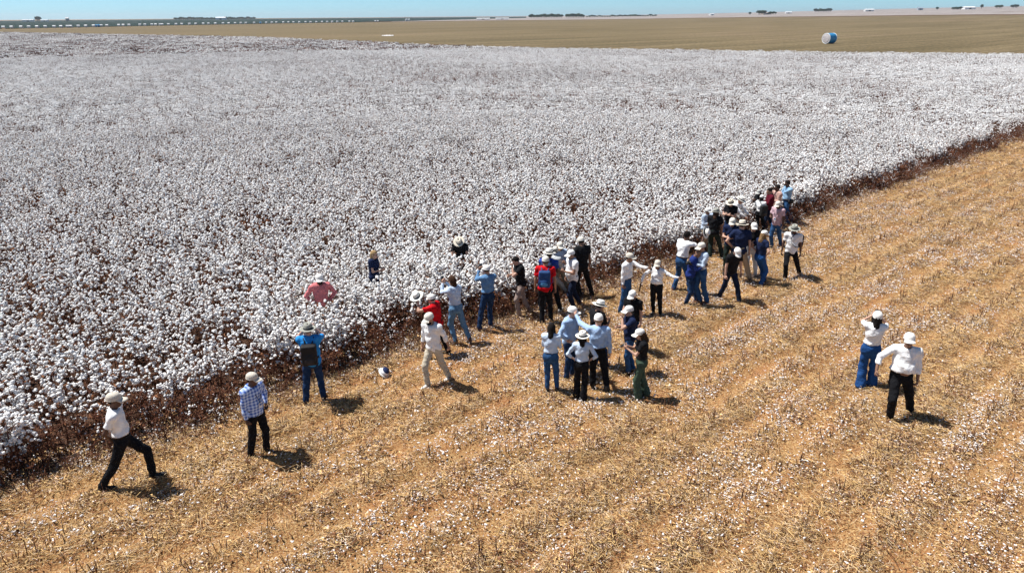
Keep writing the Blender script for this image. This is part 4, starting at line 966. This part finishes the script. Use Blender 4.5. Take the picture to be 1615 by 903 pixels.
g = gnd(1307, 69.5); module(g, R_(28), 'large round cotton bale wrapped in bright blue, alone on the brown field at right', 'b', 1.12)
BX = [6, 19, 34, 46, 59, 72, 86, 97, 107, 112, 124, 136, 148, 152, 156, 160, 169, 188, 195, 204, 221, 229, 240, 246, 253, 256, 266, 278, 287, 299, 309, 321, 329, 340, 352, 361, 371, 380, 388, 401, 411, 420, 429, 436, 447, 455, 463, 472, 482, 490, 499, 508, 516, 524, 532, 540, 551, 557, 592, 596, 641, 645]
by = lambda x: np.interp(x, [0, 100, 188, 371, 380, 557, 600, 645], [45.9, 44.6, 42.3, 38.8, 38.5, 35.8, 34.8, 33.2])
for x in BX:
    g = gnd(x, float(by(x)))
    blue = x in (152, 156, 411)
    s = .95 if g.length < 1100 else 1.3
    if blue: lab = 'pale blue wrapped round bale in the cluster at the left of the far row' if x != 411 else 'bluish round bale in the right half of the far row'
    elif x in (592, 596): lab = 'white round bale of the pair just right of the long row, on the field border'
    elif x in (641, 645): lab = 'white round bale of the last pair at the far right end of the row'
    else: lab = 'white round cotton bale in the long row along the dark green crop'
    module(g, R_(20+rng.uniform(-12, 12)), lab, 'b' if blue else 'w', s, 'distant round bales along the green crop' if lab.startswith('white round cotton') else ('blue bales in the far cluster' if x in (152, 156) else ('pair right of the row' if x in (592, 596) else 'last pair of bales' if x in (641, 645) else None)))
# spilled cotton on the brown field
mb = MB(); g = gnd(612, 57); mb.ell((0, 0, 0), (2.2, 1.4, .1), 24, 8)
for k in range(60): puff(mb, np.array([rng.uniform(-2.4, 2.4), rng.uniform(-1.2, 1.2), .08]), rng.uniform(.2, .35), ICO1, 0)
o = mb.build('cotton_heap', M_boll); o.location = g; tag(o, 'low heap of spilled white cotton on the brown field beyond the crop', 'cotton heap')
# trees of the horizon
M_crown = [mat('crown_%d' % i, c, .9, .35, .6, .1) for i, c in enumerate([(.035, .06, .03), (.05, .085, .035), (.028, .05, .035)])]
M_trunk = mat('trunk', (.12, .08, .05), .9, .2, 3)
def tree_meshes(i):
    t = MB(); t.tube([(0, 0, -.2), (.1, 0, 2), (0, .2, 4.2)], [.35, .28, .16], 7)
    for k in range(4):
        a = rng.uniform(0, 6.28); t.tube([(0, .1, 2.6+.3*k), (math.cos(a)*1.6, math.sin(a)*1.6, 4.6+.4*k)], [.14, .06], 5)
    c = MB()
    for k in range(420):
        v = rng.normal(0, 1, 3); v /= np.linalg.norm(v); r = rng.uniform(.55, 1.0)
        lob = 1+.25*math.sin(3*math.atan2(v[1], v[0])+i)+.12*math.sin(7*v[2]+i)
        p = Vector((v[0]*3.3*r*lob, v[1]*3.3*r*lob, 5.2+v[2]*2.4*r)); s = rng.uniform(.25, .6)
        q = [p+Vector(rng.normal(0, s, 3)) for _ in range(4)]; c.add(q, [(0, 1, 2), (0, 2, 3)], 0)
    return t.mesh('trunk', M_trunk), c.mesh('crown', M_crown[i % 3], False)
TREES = [tree_meshes(i) for i in range(5)]
def tree(px, py, s, label, group, w=1.0, D=None):
    g = gnd(px, py)
    if D: d = ray(px, py); k = D/math.hypot(d.x, d.y); g = Vector((d.x*k, d.y*k, float(terr(d.x*k, d.y*k))))
    e = bpy.data.objects.new('tree', None); link(e); e.location = g; e.scale = (s*w, s*w, s); e.rotation_euler = (0, 0, rng.uniform(0, 6.28))
    a, b = TREES[rng.integers(5)]; obj('trunk', a, e); obj('crown', b, e); tag(e, label, 'tree', group)
def shed(px, D, L, W_, H_, label, colr=(.7, .7, .68), yaw=.3, roofc=(.55, .56, .57)):
    d = ray(px, 25); k = D/math.hypot(d.x, d.y); x, y = d.x*k, d.y*k; e = bpy.data.objects.new('farm_shed', None); link(e); e.location = (x, y, float(terr(x, y))); e.rotation_euler = (0, 0, yaw)
    wl = MB(); wl.box((0, 0, H_*.35), (L, W_, H_*.7)); wl.build('wall', mat('shed_%.2f' % colr[0], colr, .8, .06, .5), e, False)
    r = MB(); V = [(-L/2-.4, -W_/2-.5, H_*.7), (L/2+.4, -W_/2-.5, H_*.7), (L/2+.4, W_/2+.5, H_*.7), (-L/2-.4, W_/2+.5, H_*.7), (-L/2-.4, 0, H_), (L/2+.4, 0, H_)]
    r.add(V, [(0, 1, 5, 4), (2, 3, 4, 5), (0, 4, 3), (1, 2, 5), (3, 2, 1, 0)]); r.build('roof', mat('roof_%.2f' % roofc[0], roofc, .6, .06, .5), e, False)
    dr = MB(); dr.box((0, -W_/2-.05, H_*.26), (min(L*.25, 6), .12, H_*.5)); dr.build('door', mat('shed_door', (.1, .12, .14), .7, .1, 2), e, False)
    return tag(e, label, 'farm building')
for x in np.arange(276, 402, 3.2): tree(x, 29, 1.05*rng.uniform(.8, 1.25), 'dark tree in the long low tree line on the horizon at the left', 'trees of the left horizon line', 1.5, 2600+rng.uniform(-80, 80))
for x in list(np.arange(836, 886, 2.6))+list(np.arange(894, 922, 2.6)): tree(x, 26, 1.25*rng.uniform(.75, 1.2), 'dark tree in the dense clump on the middle horizon', 'trees of the middle clump', 1.2, 1900+rng.uniform(-60, 60))
for x in np.arange(926, 1036, 4): tree(x, 24, .8*rng.uniform(.6, 1.2), 'small tree in the thin line right of the dense clump on the horizon', 'trees of the thin middle line', 1.6, 2100+rng.uniform(-60, 60))
for x in np.arange(1197, 1206, 2): tree(x, 20, 1.3, 'dark tree beside the low farm house on the right horizon', 'trees by the far farm house', 1.3, 1900+rng.uniform(-30, 30))
for x in np.arange(1213, 1225, 2.5): tree(x, 20, .9*rng.uniform(.8, 1.1), 'small tree on the right side of the far farm house', 'trees right of the far farm house', 1.3, 1900+rng.uniform(-30, 30))
for x in list(np.arange(1286, 1312, 2.6)): tree(x, 18, 1.5*rng.uniform(.85, 1.1), 'bluish tree in the isolated grove on the right horizon', 'trees of the isolated right grove', 1.1, 2600+rng.uniform(-30, 30))
for x in list(np.arange(1503, 1516, 2.4)): tree(x, 15, .95*rng.uniform(.8, 1.1), 'dark tree in the low clump towards the right edge of the horizon', 'trees of the clump near the right edge', 1.2, 2000+rng.uniform(-30, 30))
for x in list(np.arange(1571, 1581, 2.5))+list(np.arange(1596, 1604, 2.5)): tree(x, 13, 1.2*rng.uniform(.8, 1.1), 'faint tree in the last clumps at the right end of the horizon', 'last trees on the right', 1.2, 2500+rng.uniform(-30, 30))
for x in (58, 60, 62): tree(x, 31, 1.7, 'round dark tree among the low sheds on the left horizon', 'trees by the left sheds', .8, 2300+x)
tree(1183, 21, .9, 'single small tree left of the far farm house', None, 1.1, 1900)
tree(1478, 15, 1.0, 'single small tree between the farm sheds on the right horizon', None, 1.0, 2100)
tree(1548, 14, 1.5, 'single slender tree near the right end of the horizon', None, .7, 2300)
shed(43, 2400, 26, 14, 6, 'low pale shed left of the round tree on the left horizon')
shed(69, 2400, 16, 12, 5, 'small pale shed right of the round tree on the left horizon')
shed(105, 2500, 8, 8, 11, 'small tower-like shed standing alone on the left horizon', (.3, .3, .28))
shed(348, 2500, 30, 16, 9, 'bright white warehouse among the trees of the left horizon', (.78, .78, .78), .1, (.75, .76, .77))
shed(1208, 1950, 22, 12, 6, 'low farm house between dark trees on the right horizon', (.55, .46, .40), .2, (.35, .30, .28))
shed(1122, 2300, 12, 10, 5, 'tiny white shed on the horizon left of the farm house', (.75, .75, .75))
shed(1243, 2400, 18, 10, 5, 'small white shed on the horizon right of the farm house', (.75, .75, .75), 0, (.75, .75, .75))
shed(1369, 2500, 26, 12, 7, 'long pale shed alone right of the isolated grove', (.7, .7, .7), 0, (.7, .71, .72))
shed(1449, 2500, 14, 8, 8, 'grey shed on the right horizon before the dark clump', (.35, .4, .45), 0, (.3, .36, .42))
shed(1525, 2300, 30, 14, 7, 'bright white warehouse right of the low dark clump', (.78, .78, .78), .1, (.78, .78, .78))
for k, x in enumerate((762, 792)):
    shed(x, 1500, 26, 6, 3, ('left' if k == 0 else 'right')+' one of two long white tarped stacks on the far pale field', (.78, .78, .77), 0, (.8, .8, .8))

# the air: thin even haze round everything
hz = MB(); hz.box((0, 4200, 26), (19000, 10000, 54)); hm = bpy.data.materials.new('haze'); n, l, b = nodes(hm); n.remove(b)
pv = n.new('ShaderNodeVolumePrincipled'); pv.inputs['Color'].default_value = (.86, .93, 1, 1); pv.inputs['Density'].default_value = .00007; pv.inputs['Anisotropy'].default_value = .3
l.new(pv.outputs[0], n['Material Output'].inputs['Volume']); ho = hz.build('haze', hm, None, False); tag(ho, 'thin pale haze over the whole field', 'haze', kind='stuff')
